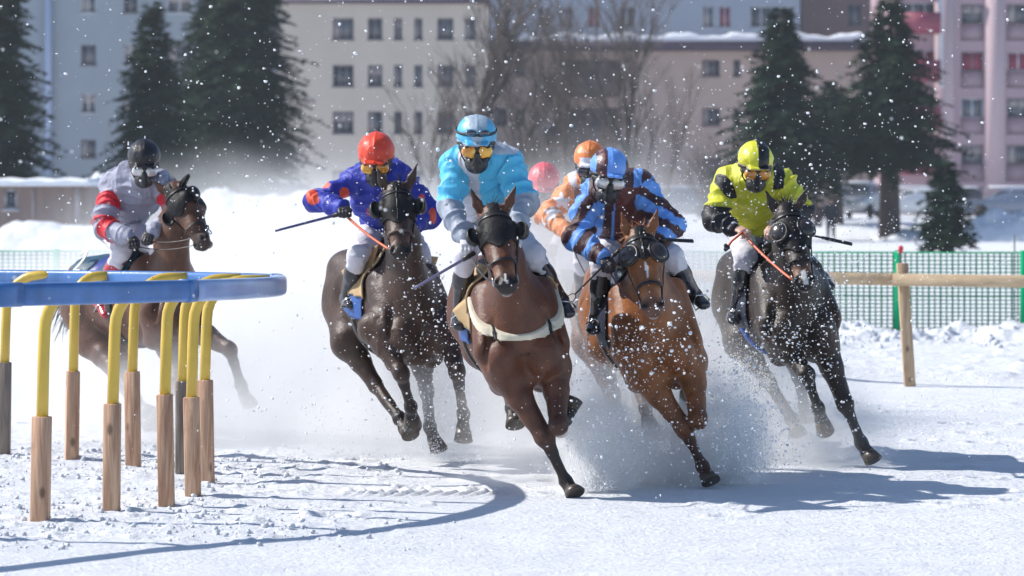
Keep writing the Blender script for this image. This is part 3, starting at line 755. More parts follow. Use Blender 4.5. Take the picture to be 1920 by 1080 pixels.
bare_tree(1100, 185, 20, 23, 'dense leafless tree right in front of the dark balconies', trunk=.14, spread=.40, levels=6)
bare_tree(945, 182, 10, 24, 'dense leafless tree at the corner between cream block and long house', trunk=.14, spread=.38, levels=6)
bare_tree(1070, 178, 210, 25, 'dark leafless thicket behind the orange helmet', trunk=.06, spread=.5, levels=4, name='bare_shrub', multi=8)
bare_tree(1150, 176, 225, 26, 'dark leafless thicket behind the striped jockey', trunk=.06, spread=.5, levels=4, name='bare_shrub', multi=8)

# ------------------------------------------------------------------ parked cars
def car(px, D, label, body, typ=0, rz=0.0):
    root = empty('parked_car', (bx(D)(px), D, .8), rz); tag(root, label, 'car', 'cars parked below the houses')
    # length along x, 4.4 m; built as lofted cross sections
    if typ == 0: prof = [(-2.2, .45, .80), (-2.1, .35, .98), (-1.2, .32, 1.05), (-.55, .3, 1.55), (.3, .3, 1.66), (1.5, .3, 1.62), (2.05, .33, 1.15), (2.2, .45, .9)]
    else: prof = [(-2.2, .4, .7), (-2.1, .3, .82), (-1.2, .28, .92), (-.4, .28, 1.38), (.4, .28, 1.46), (1.1, .28, 1.40), (1.8, .3, 1.0), (2.15, .4, .88)]
    V = []; Fc = []
    for (x, z0, z1) in prof:
        belt = min(z1, .95); hw = .86 if -2.1 < x < 2.1 else .70
        roof = hw - .18 * min(1, max(0, z1 - belt) / .5)
        for (yy, zz) in ((-hw * .9, z0), (-hw, z0 + .2), (-hw, belt - .02), (-roof, z1 - .05), (-roof + .12, z1), (roof - .12, z1), (roof, z1 - .05), (hw, belt - .02), (hw, z0 + .2), (hw * .9, z0)): V.append((x, yy, zz))
    for i in range(len(prof) - 1):
        for k in range(10): a = i * 10 + k; b = i * 10 + (k + 1) % 10; Fc.append([a, a + 10, b + 10, b])
    Fc.append(list(range(10))); Fc.append([len(V) - 10 + k for k in range(10)][::-1])
    mesh_obj('body', V, Fc, body, root, smooth=False)
    zt = prof[4][2]; g = MB()
    for s in (-1, 1):
        g = MB(); y0 = s * .80; y1 = s * .71
        for xa, xb in ((-.85, -.05), (.05, .9), (1.0, 1.55)):
            g.add([(xa, y0 + s * .03, .98), (xb, y0 + s * .03, .98), (xb - .05, y1 + s * .015, zt - .16), (max(xa + .05, -.5), y1 + s * .015, zt - .16)], [[0, 1, 2, 3] if s < 0 else [3, 2, 1, 0]])
        g.build('side_window', GLASS, root)
    x_a, x_b = prof[2][0], prof[3][0]
    w = MB(); w.add([(x_a - .03, -.72, prof[2][2]), (x_a - .03, .72, prof[2][2]), (x_b - .05, .6, prof[3][2] - .03), (x_b - .05, -.6, prof[3][2] - .03)], [[3, 2, 1, 0]]); w.build('windscreen', GLASS, root)
    for s in (-1, 1):
        MB().box(-2.215, -2.10, s * .62 - .14, s * .62 + .14, .66, .80, None, bev=.02).build('headlight', mat('lamp_glass', (.8, .8, .75), rough=.08, metal=.6), root)
    for x in (-1.4, 1.4):
        for s in (-1, 1):
            MB().tube([(x, s * .74, .32), (x, s * .90, .32)], .33, 18).build('wheel', mat('tyre', (.02, .02, .02), rough=.8), root)
    MB().box(-1.0, 1.5, -.55, .55, zt + .002, zt + .10, None, bev=.03).build('roof_snow', SNOWCAP, root)
SILV = mat('car_silver', (.45, .45, .46), rough=.25, metal=.6, noise=.05, coat=.5); WHT = mat('car_white', (.75, .76, .78), rough=.25, noise=.04, coat=.6)
DRK = mat('car_dark', (.05, .06, .08), rough=.25, noise=.05, coat=.8); BLUC = mat('car_blue_grey', (.16, .20, .28), rough=.25, coat=.8)
car(1612, 172, 'silver off-road car facing the track between the two big spruces', SILV, 0, math.radians(72))
car(1710, 176, 'white estate car seen side on behind the snow bank right of the spruce trunk', WHT, 1, math.radians(8))
car(1893, 176, 'dark blue estate car half hidden by the snow bank at the right edge', BLUC, 1, math.radians(-6))
car(1812, 186, 'dark car behind the young spruce tip', DRK, 1, math.radians(85))
car(510, 172, 'dark grey car seen through the blowing snow left of the cream block corner', DRK, 0, math.radians(4))
car(1262, 178, 'pale car seen side on through the flying snow left of the yellow jockey', BLUC, 1, math.radians(-3))
# ------------------------------------------------------------------ horses
def coat_mat(name, rough=.43, sheen=.05):
    m = bpy.data.materials.new(name); nt, b = nodes_of(m); N = nt.nodes.new; L = nt.links.new
    at = N('ShaderNodeAttribute'); at.attribute_name = 'Col'; tc = N('ShaderNodeTexCoord')
    n = N('ShaderNodeTexNoise'); n.inputs['Scale'].default_value = 9; n.inputs['Detail'].default_value = 7; n.inputs['Roughness'].default_value = .7; L(tc.outputs['Object'], n.inputs['Vector'])
    r = N('ShaderNodeMapRange'); r.inputs[1].default_value = .3; r.inputs[2].default_value = .7; r.inputs[3].default_value = .6; r.inputs[4].default_value = 1.35; L(n.outputs[0], r.inputs[0])
    mx = N('ShaderNodeMix'); mx.data_type = 'RGBA'; mx.blend_type = 'MULTIPLY'; mx.inputs[0].default_value = 1; L(at.outputs[0], mx.inputs[6]); L(r.outputs[0], mx.inputs[7])
    # frosted hair where snow sticks
    n2 = N('ShaderNodeTexNoise'); n2.inputs['Scale'].default_value = 42; n2.inputs['Detail'].default_value = 6; n2.inputs['Roughness'].default_value = .75; L(tc.outputs['Object'], n2.inputs['Vector'])
    r2 = N('ShaderNodeMapRange'); r2.inputs[1].default_value = .66; r2.inputs[2].default_value = .72; L(n2.outputs[0], r2.inputs[0])
    m2 = N('ShaderNodeMix'); m2.data_type = 'RGBA'; L(r2.outputs[0], m2.inputs[0]); L(mx.outputs[2], m2.inputs[6]); m2.inputs[7].default_value = (.7, .72, .76, 1)
    L(m2.outputs[2], b.inputs['Base Color'])
    b.inputs['Roughness'].default_value = rough; b.inputs['Specular IOR Level'].default_value = .38
    b.inputs['Sheen Weight'].default_value = sheen; b.inputs['Sheen Roughness'].default_value = .35
    n3 = N('ShaderNodeTexNoise'); n3.inputs['Scale'].default_value = 14; n3.inputs['Detail'].default_value = 8; n3.inputs['Roughness'].default_value = .62; L(tc.outputs['Object'], n3.inputs['Vector'])
    n4 = N('ShaderNodeTexNoise'); n4.inputs['Scale'].default_value = 120; n4.inputs['Detail'].default_value = 2; L(tc.outputs['Object'], n4.inputs['Vector'])
    b1 = N('ShaderNodeBump'); b1.inputs['Distance'].default_value = .009; L(n3.outputs[0], b1.inputs['Height'])
    b2 = N('ShaderNodeBump'); b2.inputs['Distance'].default_value = .0018; L(n4.outputs[0], b2.inputs['Height']); L(b1.outputs[0], b2.inputs['Normal'])
    L(b2.outputs[0], b.inputs['Normal']); return m
COAT = coat_mat('horse_coat')
LEATHER = mat('black_leather', (.012, .010, .011), rough=.4, noise=.2, scale=20, bump=.001, bscale=150)
LEATHER_B = mat('brown_leather', (.16, .07, .035), rough=.45, noise=.2, scale=20)
HOODM = mat('black_hood_cloth', (.007, .007, .009), rough=.6, noise=.3, scale=12, bump=.006, bscale=24, spec=.25)
TAN = mat('tan_pad', (.46, .32, .17), rough=.7, noise=.12, scale=8, bump=.003)
SHEEP = mat('sheepskin', (.66, .59, .46), rough=.8, noise=.10, scale=12, bump=.003, bscale=60)
RED_REIN = mat('orange_rein', (.62, .10, .03), rough=.5)
HOOF = mat('hoof_horn', (.06, .045, .035), rough=.4, noise=.3, scale=12, stretch=(1, 1, 5))
HAIR_DK = mat('dark_hair', (.018, .014, .013), rough=.5, noise=.4, scale=30)
HAIR_RED = mat('chestnut_hair', (.36, .13, .045), rough=.5, noise=.4, scale=30)
EYE = mat('horse_eye', (.012, .008, .006), rough=.05, noise=0, spec=.8)
METAL = mat('bit_steel', (.6, .6, .6), rough=.2, metal=1)
LENSG = mat('dark_mesh_lens', (.035, .028, .026), rough=.22, noise=.4, scale=40, spec=.6)

def V3(p): return np.array(p, float)
def nrm(v): v = np.array(v, float); return v / (np.linalg.norm(v) + 1e-12)
BONES = []
def horse(name, label, D, K, coat, black, hair, h=.011, hood=None, group='racehorses galloping through the snow'):
    """K: joints as (row, column, depth offset in metres) -> real 3D skeleton"""
    def W(q): return V3(P(q[0], q[1], D + q[2]))
    S = Solid(h)
    C = np.array(coat); B = np.array(black if black is not None else coat); M1 = C * .55 + B * .45
    ch, ru = W(K['chest']), W(K['rump']); f = nrm(ch - ru); a = math.radians(K.get('roll', 0))
    u = nrm(np.array([math.sin(a), 0, math.cos(a)]) - f * np.dot([math.sin(a), 0, math.cos(a)], f)); s = np.cross(f, u)   # s points to the horse's right... sign handled below
    if s[0] < 0: s = -s           # s: towards picture right
    gs = K.get('girth', 1.0)
    def T(ff, uu, ss=0): return ch + f * ff + u * uu + s * ss
    L = np.linalg.norm(ch - ru)
    # trunk
    S.cap(T(-.02, .02), T(-.45, .0), (.235 * gs, .32 * gs), (.265 * gs, .345 * gs), s, k=.06, c=C)
    S.cap(T(-.45, .0), T(-L * .9, .03), (.265 * gs, .335 * gs), (.24 * gs, .26 * gs), s, k=.08, c=C)
    S.cap(T(-L * .85, .05), T(-L - .12, .02), (.25 * gs, .27 * gs), (.20 * gs, .24 * gs), s, k=.08, c=C)
    S.cap(T(-.10, .28), T(-.42, .30), (.07, .09), (.06, .08), s, k=.10, c=C)                       # withers
    for q in (-1, 1):
        S.cap(T(-.16, .20, q * .17 * gs), T(.10, -.08, q * .195 * gs), (.08, .13), (.090, .12), s, k=.035, c=C)   # shoulder blade
        S.ball(T(.13, -.13, q * .12 * gs), (.120 * gs, .155, .15), s, axis=u, k=.022, c=C)                    # breast
        S.cap(T(.06, -.2, q * .13), T(.0, -.30, q * .12), .10, .085, s, k=.06, c=C)
        S.cap(T(-L - .02, .16, q * .11), T(-L + .02, -.10, q * .17), (.13, .20), (.12, .19), s, k=.07, c=C)  # haunch
    S.ball(T(.10, -.27), (.10, .07, .09), s, axis=f, k=.05, c=C)                                    # sternum
    S.cap(T(.275, .02), T(.255, -.28), .045, .035, s, k=.05, sub=True)
    for q in (-1, 1):
        S.cap(T(.16, .12, q * .16), T(.19, -.16, q * .235 * gs), .018, .022, s, k=.035, sub=True)
        S.cap(T(-.30, .22, q * .30 * gs), T(-.18, -.20, q * .30 * gs), .03, .03, s, k=.06, sub=True)
        S.cap(T(-L + .28, .10, q * .29 * gs), T(-L + .25, -.2, q * .27 * gs), .04, .04, s, k=.07, sub=True)                              # groove of the breast
    # neck
    po, mz = W(K['poll']), W(K['muzzle']); hd = nrm(mz - po); HL = np.linalg.norm(mz - po)
    nb_ = T(-.08, .16); nb2 = T(.08, -.02)
    mid = (nb_ * .5 + po * .5) + u * .03 + f * .04
    hs = nrm(W(K['earR']) - W(K['earL'])); hs = nrm(hs - hd * hs.dot(hd)); hn = np.cross(hd, hs)
    if hn.dot(f) < 0: hn = -hn       # front of the face
    back = po - hn * .06 + hd * .03
    S.cap(nb_, mid, (.13, .25), (.095, .175), s, k=.09, c=C)
    S.cap(nb2, mid - u * .03, (.12, .15), (.085, .12), s, k=.09, c=C)
    S.cap(mid, back, (.092, .165), (.075, .115), s, k=.06, c=C)
    S.cap(nb_ + u * .1, back + u * .04, .05, .03, s, k=.08, c=C)                                     # crest
    nP = len(S.P)
    # head, in its own frame: x side, along hd, n front
    def Hd(al, fr, sd=0): return po + hd * al * (HL / .58) + hn * fr + hs * sd
    Hs = Solid(.006)
    H = []
    def hc(*a_, **k_): H.append(('cap', a_, k_))
    def hb(*a_, **k_): H.append(('ball', a_, k_))
    face = C; nose = np.array(K.get('nose', B))
    hc(Hd(-.01, -.02), Hd(.17, -.005), (.082, .080), (.104, .085), hs, k=.03, c=face)
    hc(Hd(.15, .0), Hd(.40, .01), (.096, .07), (.062, .058), hs, k=.04, c=face)
    hc(Hd(.38, .012), Hd(.54, .012), (.060, .05), (.062, .048), hs, k=.03, c=face, c2=nose)
    for q in (-1, 1):
        hb(Hd(.17, -.085, q * .062), (.036, .085, .10), hs, axis=hd, k=.035, c=face)               # cheek
        hb(Hd(.135, .035, q * .093), (.022, .024, .032), hs, axis=hd, k=.02, c=face)               # brow
        hc(Hd(.17, .0, q * .096), Hd(.36, -.01, q * .066), .014, .012, hs, k=.02, c=face)          # cheek bone
        hb(Hd(.535, .028, q * .044), (.030, .026, .038), hs, axis=hd, k=.018, c=nose)              # nostril wing
    hc(Hd(.20, -.12), Hd(.50, -.052), (.062, .05), (.038, .024), hs, k=.025, c=face, c2=nose)        # lower jaw
    hb(Hd(.575, .0), (.052, .036, .028), hs, axis=hd, k=.02, c=nose)                                 # upper lip
    hb(Hd(.555, -.052), (.034, .026, .026), hs, axis=hd, k=.015, c=K.get('chin', nose))              # chin
    for q in (-1, 1):
        hb(Hd(.540, .060, q * .046), (.017, .026, .027), hs, axis=hd, k=.008, sub=True)
    hc(Hd(.60, -.024), Hd(.49, -.030), (.06, .005), (.05, .003), hs, k=.008, sub=True)
    # ears
    for key, q in (('earL', -1), ('earR', 1)):
        e = W(K[key]); b = Hd(-.02, -.02, q * .066); ax = e - b
        if np.linalg.norm(ax) > .2: e = b + ax / np.linalg.norm(ax) * .2; ax = e - b
        es = nrm(hs - nrm(ax) * hs.dot(nrm(ax))); ef = np.cross(nrm(ax), es); ef = ef if ef.dot(hn) > 0 else -ef
        hc(b, b + ax * .45, (.024, .020), (.032, .018), es, k=.02, c=C, c2=C)
        hc(b + ax * .45, e, (.032, .017), (.005, .005), es, k=.012, c=C, c2=B * .6 + C * .4)
        hc(b + ax * .18 + ef * .022, b + ax * .8 + ef * .018, (.016, .015), (.006, .008), es, k=.008, sub=True)
    for kind, a_, k_ in H:
        getattr(S, kind)(*a_, **k_); getattr(Hs, kind)(*a_, **k_)
    # legs
    def leg(pts, fore, q):
        p = [W(x) for x in pts]
        cb = [C, M1, B, B, B]
        if fore:
            sh = T(.04, -.12, q * .15)
            S.cap(sh, p[0], (.10, .15), (.095, .12), s, k=.06, c=C)
            m_ = p[0] + (p[1] - p[0]) * .38
            S.cap(p[0], m_, (.096, .112), (.076, .084), s, k=.045, c=C)
            S.cap(m_, p[1], (.074, .082), (.048, .050), s, k=.03, c=C, c2=M1)
            S.ball(p[1], (.054, .056, .064), s, axis=p[2] - p[1], k=.03, c=M1)
            S.cap(p[1], p[1] + (p[2] - p[1]) * .35, (.046, .048), .033, s, k=.02, c=M1, c2=B)
            S.cap(p[1] + (p[2] - p[1]) * .3, p[2], (.031, .037), (.033, .038), s, k=.02, c=B)
        else:
            hip = T(-L + .02, -.04, q * .14)
            S.cap(hip, p[0], (.15, .22), (.11, .15), s, k=.07, c=C)
            m_ = p[0] + (p[1] - p[0]) * .45
            S.cap(p[0], m_, (.108, .14), (.072, .09), s, k=.05, c=C)
            S.cap(m_, p[1], (.070, .086), (.046, .060), s, k=.03, c=C, c2=M1)
            S.ball(p[1], (.045, .06, .065), s, axis=p[2] - p[1], k=.03, c=M1)
            S.cap(p[1], p[2], (.040, .046), (.036, .041), s, k=.02, c=M1, c2=B)
        S.ball(p[2], (.045, .050, .050), s, axis=p[2] - p[1], k=.02, c=B)
        d = p[3] - p[2]; hoof = p[2] + d * .48
        S.cap(p[2], hoof, .035, .040, s, k=.02, c=K.get('pastern', B))
        S.cap(hoof, hoof + d * .1, .045, .048, s, k=.012, c=K.get('pastern', B))
        BONES.append((name, label[:12], 'fore' if fore else 'hind', [round(float(np.linalg.norm(p[i + 1] - p[i])), 2) for i in range(3)]))
        return p, hoof, d
    legs = [leg(K['FL'], True, -1), leg(K['FR'], True, 1), leg(K['HL'], False, -1), leg(K['HR'], False, 1)]
    S.field()
    Vv, Fc = S.surf()
    Cc = S.colours(Vv)
    # markings and uneven tone of the coat; shade inside the nostrils painted in
    rel = Vv - po; al = rel @ hd / (HL / .58); sd = rel @ hs; fr = rel @ hn
    if K.get('blaze'):
        a0, a1, w = K['blaze']; m = (al > a0) & (al < a1) & (np.abs(sd) < w * (1 - .3 * np.abs(al - (a0 + a1) / 2) / (a1 - a0))) & (fr > 0)
        Cc[m] = (.78, .74, .72)
    if K.get('nostril_shade', True):
        for q in (-1, 1):
            dd = np.linalg.norm(Vv - Hd(.545, .045, q * .048), axis=1); w_ = np.clip(1.3 - dd / .030, 0, 1)[:, None]; Cc = Cc * (1 - w_ * .92)
    if K.get('rusty') is not None:
        for q in (-1, 1):
            dd = np.linalg.norm(Vv - Hd(.47, .03, q * .045), axis=1); w_ = np.clip(1 - dd / .06, 0, 1)[:, None]; Cc = Cc * (1 - w_) + np.array(K['rusty']) * w_
    wn_ = fbm(Vv[:, 0] * 3, Vv[:, 1] * 3, Vv[:, 2] * 3, 3)
    Cc = Cc * (1 + .35 * wn_[:, None])
    # small surface relief: veins and muscle
    Nn = normals(Vv, Fc)
    body = al > .7
    vn_ = vnoise(Vv[:, 0] * 10, Vv[:, 1] * 10, Vv[:, 2] * 6); Vv = Vv + Nn * (.014 * fbm(Vv[:, 0] * 8, Vv[:, 1] * 8, Vv[:, 2] * 5, 3) + .0035 * (1 - np.abs(2 * vn_ - 1)) ** 8)[:, None] * (np.abs(al) > .62)[:, None]
    root = mesh_obj(name, Vv, Fc, COAT, None, True, Cc)
    tag(root, label, 'horse', group)
    # hooves
    for p, hf, d in legs:
        dn = nrm(d); side = nrm(s - dn * s.dot(dn)); fw = np.cross(side, dn); fw = fw if fw.dot(f) > 0 else -fw
        L_ = np.linalg.norm(d) * .50
        mb = MB(); pts = [hf + d * .02, hf + dn * L_ * .35 + fw * .012, hf + dn * L_ + fw * .022]
        ring = []
        for i, (c_, r) in enumerate(zip(pts + [pts[2] + dn * .003], (.047, .057, .068, .060))):
            ring.append([c_ + side * r * math.cos(t) * .93 + fw * r * math.sin(t) * (1.08 if math.sin(t) > 0 else .75) for t in [2 * math.pi * k / 18 for k in range(18)]])
        vs = [v for r in ring for v in r]; fs = [[i * 18 + k, i * 18 + (k + 1) % 18, (i + 1) * 18 + (k + 1) % 18, (i + 1) * 18 + k] for i in range(3) for k in range(18)]
        fs += [[54 + k for k in range(18)], list(range(18))[::-1]]
        mb.add(vs, fs); mb.build('hoof', HOOF, root, smooth=True)
    # eyes
    if K.get('eyes', True):
        for q in (-1, 1):
            e = Solid(.004); e.ball(Hd(.145, .022, q * .099), (.016, .019, .021), hs, axis=hd, c=(0, 0, 0)); e.field(.012); v_, f_ = e.surf(); mesh_obj('eye', v_, f_, EYE, root)
    # tack from offset skins of the head
    Hs.field(.04)
    def skin(nm, off, maskf, m, thick=.004, par=None):
        v_, f_ = Hs.surf(off); r_ = v_ - po; A = r_ @ hd / (HL / .58); Sd = r_ @ hs; Fr = r_ @ hn
        vv, ff, _ = sub_mesh(v_, f_, maskf(A, Fr, Sd, v_))
        if len(ff) < 4: return None
        vv, ff = thicken(vv, ff, thick); return mesh_obj(nm, vv, ff, m, par or root)
    def ear_free(A, Fr, Sd): return ~((A < .0) & (np.abs(Sd) > .032) & (Fr < .07))
    if hood:
        hm = skin('hood', .008, lambda A, Fr, Sd, v: (A > -.06) & (A < hood['to'] + .03 * np.cos(Sd / .09 * 3.14)) & ((A > .015) | (np.abs(Sd) < .036)), hood.get('mat', HOODM), .006)
        if hood.get('seam'): skin('hood_seam', .012, lambda A, Fr, Sd, v: (A > 0) & (A < hood['to']) & (np.abs(Sd) < .006) & (Fr > 0), LEATHER, .004, hm)
    st = K.get('strap', LEATHER)
    br = skin('bridle', .013, lambda A, Fr, Sd, v: (np.abs(A - (.40 + .0 * Fr)) < .012), K.get('noseband', st), .006)
    for q in (-1, 1):
        skin('cheek_strap', .013, lambda A, Fr, Sd, v: (A > .03) & (A < .50) & (np.abs(Fr + .02 - (.0 + .02 * A)) < .010) & (Sd * q > .02), st, .005, br)
    skin('headband', .014, lambda A, Fr, Sd, v: (np.abs(A - .055) < .010) & (Fr > -.06), st, .005, br)
    for q in (-1, 1):
        c_ = Hd(.485, -.022, q * .072); ring = [c_ + hd * .026 * math.cos(t) + hn * .026 * math.sin(t) for t in [2 * math.pi * k / 16 for k in range(17)]]
        MB().tube(ring, .0045, 6, cap=False).build('bit_ring', METAL, br, smooth=True)
    # blinkers
    bl = K.get('blink')
    if bl:
        for q in (-1, 1):
            e = Solid(.004); c_ = Hd(.175, .03, q * .095)
            if bl == 'cup':      # open leather cups standing out at the sides
                c_ = Hd(.155, .015, q * .146)
                e.ball(c_, (.044, .048, .060), hs, axis=hd, c=(0, 0, 0)); e.ball(c_ + hn * .026 - hs * q * .012, (.037, .044, .054), hs, axis=hd, k=.006, sub=True)
                e.field(.012); v_, f_ = e.surf(); mesh_obj('blinker_cup', v_, f_, LEATHER, root)
            else:                # domed mesh goggles with a rim
                c_ = Hd(.165, .055, q * .092); ax = nrm(hn * .85 + hs * q * .5)
                sd_ = nrm(np.cross(ax, hd)); ring = [c_ + hd * .068 * math.cos(t) + sd_ * .062 * math.sin(t) for t in [2 * math.pi * k / 28 for k in range(29)]]
                rm = MB().tube(ring, .011, 8, cap=False).build('goggle_rim', LEATHER, root, smooth=True)
                e.ball(c_ + ax * .0, (.060, .030, .066), sd_, axis=hd, c=(0, 0, 0)); e.field(.012); v_, f_ = e.surf(); mesh_obj('goggle_lens', v_, f_, LENSG, rm)
    # saddle, cloth, girth from offset skins of the body
    def bskin(nm, off, maskf, m, thick=.008, par=None, colf=None):
        v_, f_ = BS.surf(off); r_ = v_ - ch; A = r_ @ f; U = r_ @ u; Sd = r_ @ s
        vv, ff, _ = sub_mesh(v_, f_, maskf(A, U, Sd, v_))
        if len(ff) < 4: return None
        vv, ff = thicken(vv, ff, thick); return mesh_obj(nm, vv, ff, m, par or root, True, None if colf is None else colf(vv, (vv - ch) @ f, (vv - ch) @ u, (vv - ch) @ s))
    BS = Solid(.014); BS.P = S.P[:nP]; BS.field(.05)
    if K.get('cloth'):
        cm = K['cloth']
        cl = bskin('saddle_cloth', .016, lambda A, U, Sd, v: (A < -.26) & (A > cm.get('a', -.90)) & (U > cm.get('u', -.12)), cm['mat'], .008, colf=cm.get('col'))
    if K.get('pad'):
        bskin('saddle_pad', .030, lambda A, U, Sd, v: (A < -.18) & (A > -.62) & (U > .10), K['pad'], .012)
    v_, f_ = BS.cut(.014, lambda X: np.maximum(np.abs((X - ch) @ f + .44) - .045, (X - ch) @ u - .12)); mesh_obj('girth', v_, f_, K.get('girthm', LEATHER), root)
    if K.get('collar'):
        n_ = nrm(u * .91 + f * .42); c0 = T(.24, .03)
        CS = Solid(.0075); CS.P = S.P[:nP]; CS.field(.04, ch + np.array([-.5, -.6, -.25]), ch + np.array([.5, .35, .5]))
        v_, f_ = CS.cut(.019, lambda X: np.maximum(np.abs((X - c0) @ n_ + .012) - .016, -.16 - (X - ch) @ f)); mesh_obj('breast_collar', v_, f_, K['collar'], root)
        for q in (-1, 1):
            v_, f_ = CS.cut(.023, lambda X: np.maximum(np.maximum(np.abs((X - c0) @ n_ + .012) - .018, np.abs((X - ch) @ s - q * .17) - .012), .05 - (X - ch) @ f)); mesh_obj('keeper_strap', v_, f_, LEATHER, root)
    # saddle
    sd_ = Solid(.008); sd_.cap(T(-.28, .37), T(-.55, .36), (.13, .035), (.16, .04), s, c=(0, 0, 0)); sd_.cap(T(-.25, .40), T(-.30, .38), .05, .04, s, c=(0, 0, 0)); sd_.cap(T(-.58, .40), T(-.54, .38), (.12, .03), (.1, .03), s, c=(0, 0, 0))
    sd_.field(); v_, f_ = sd_.surf(); mesh_obj('saddle', v_, f_, LEATHER, root)
    # mane, forelock and tail: many thin locks
    r = random.Random(hash(label) % 1000 if False else int(ch[0] * 997) & 255)
    mb = MB()
    def lock(p0, d0, L_, w, drop=.5):
        p0 = Vector(p0); d0 = Vector(d0).normalized(); pts = [p0]; n = 4
        for i in range(n): d0 = (d0 + Vector((r.uniform(-.2, .2), r.uniform(-.2, .2), -drop * .3))).normalized(); pts.append(pts[-1] + d0 * L_ / n)
        mb.tube(pts, [w, w * .9, w * .7, w * .45, w * .1], 4, cap=False)
    side = K.get('mane_side', -1)
    for i in range(170):
        t = r.random(); base = nb_ + u * .25 + (back + u * .085 - nb_ - u * .25) * t + hn * 0
        lock(base + s * r.uniform(-.015, .015), nrm(-f * .5 + u * r.uniform(-.1, .6) + s * side * r.uniform(.3, 1)), r.uniform(.08, .17), r.uniform(.003, .006), 1.0)
    for i in range(K.get('forelock', 60)):
        lock(Hd(-.06 + r.uniform(-.02, .02), -.03 + r.uniform(-.02, .03), r.uniform(-.04, .04)), nrm(-hd * r.uniform(.2, 1) + hn * r.uniform(-.1, .5) + hs * r.uniform(-.9, .6)), r.uniform(.04, .11), r.uniform(.0025, .005), .6)
    mb.build('mane', hair, root, smooth=True)
    mb = MB(); tb = T(-L - .30, .16)
    for i in range(110):
        lock(tb + s * r.uniform(-.03, .03) + u * r.uniform(-.03, .03), nrm(-f * r.uniform(.6, 1.2) + s * r.uniform(-.12, .12) - u * r.uniform(.2, .8)), r.uniform(.35, .6), r.uniform(.005, .010), .9)
    mb.build('tail', hair, root, smooth=True)
    return dict(root=root, Hd=Hd, T=T, f=f, u=u, s=s, hs=hs, hn=hn, hd=hd, L=L)
# ------------------------------------------------------------------ riders
SILK = mat('racing_silk', (.5, .5, .5), rough=.55, spec=.4, noise=.10, scale=14, vcol=True, bump=.016, bscale=16, sheen=.1, stretch=(1, 1, .6))
SKIN = mat('skin', (.62, .38, .29), rough=.5, noise=.06, sss=.15)
BREECH = mat('white_breeches', (.60, .59, .66), rough=.7, noise=.08, scale=12, bump=.014, bscale=16)
BOOT = mat('riding_boot', (.014, .014, .02), rough=.22, noise=.2, scale=9, coat=.4, bump=.004, bscale=20)
HELM = mat('helmet_silk', (.5, .5, .5), rough=.42, noise=.10, scale=18, vcol=True, bump=.006, bscale=22)
RUBBER = mat('mask_rubber', (.018, .018, .02), rough=.45, noise=.1)
LENS_Y = mat('amber_lens', (.95, .48, .02), rough=.10, noise=.25, scale=14, spec=.6, coat=1, color2=(.55, .20, .01))
LENS_W = mat('mirror_lens', (.62, .60, .60), rough=.07, noise=.25, scale=14, spec=.9, coat=1, metal=.3)
LENS_D = mat('dark_lens', (.03, .025, .05), rough=.06, spec=.9, coat=1)
GLOVE = mat('black_glove', (.018, .017, .02), rough=.5, noise=.15, bump=.002, scale=20)
GLOVE_W = mat('white_glove', (.6, .6, .64), rough=.6, noise=.1, scale=20)
WHIPM = mat('whip_shaft', (.03, .025, .03), rough=.3)
WHIPM2 = mat('whip_shaft_blue', (.06, .055, .16), rough=.25)
def hand_prims(S, wrist, fwd, n, side, thumb=1, c=(.6, .38, .3), g=0.0):
    """a loosely closed hand: palm, four jointed fingers of different length, thumb from the side of the palm"""
    w, d, n, s = V3(wrist), nrm(fwd), nrm(n), nrm(side); s = nrm(s - d * s.dot(d)); n = np.cross(d, s) if np.cross(d, s).dot(n) > 0 else -np.cross(d, s)
    S.cap(w, w + d * .075, (.028 + g, .017 + g), (.040 + g, .015 + g), s, k=.012, c=c)
    for i, (off, L) in enumerate(((.030, .95), (.010, 1.05), (-.011, 1.0), (-.031, .8))):
        k = w + d * (.082 - .004 * abs(i - 1)) + s * off * thumb
        a = k + d * .030 * L - n * .014; b = a - n * .026 * L - d * .004; e = b - d * .022 * L - n * .004
        S.cap(k, a, .0105 + g, .0095 + g, s, k=.004, c=c); S.cap(a, b, .0095 + g, .0088 + g, s, k=.004, c=c); S.cap(b, e, .0088 + g, .0075 + g, s, k=.004, c=c)
    k = w + d * .030 + s * .032 * thumb; a = k + d * .030 + s * .012 * thumb - n * .016; b = a + d * .022 - s * .016 * thumb - n * .016
    S.cap(k, a, .014 + g, .0115 + g, s, k=.008, c=c); S.cap(a, b, .0115 + g, .009 + g, s, k=.004, c=c)
    return w + d * .078 - n * .030

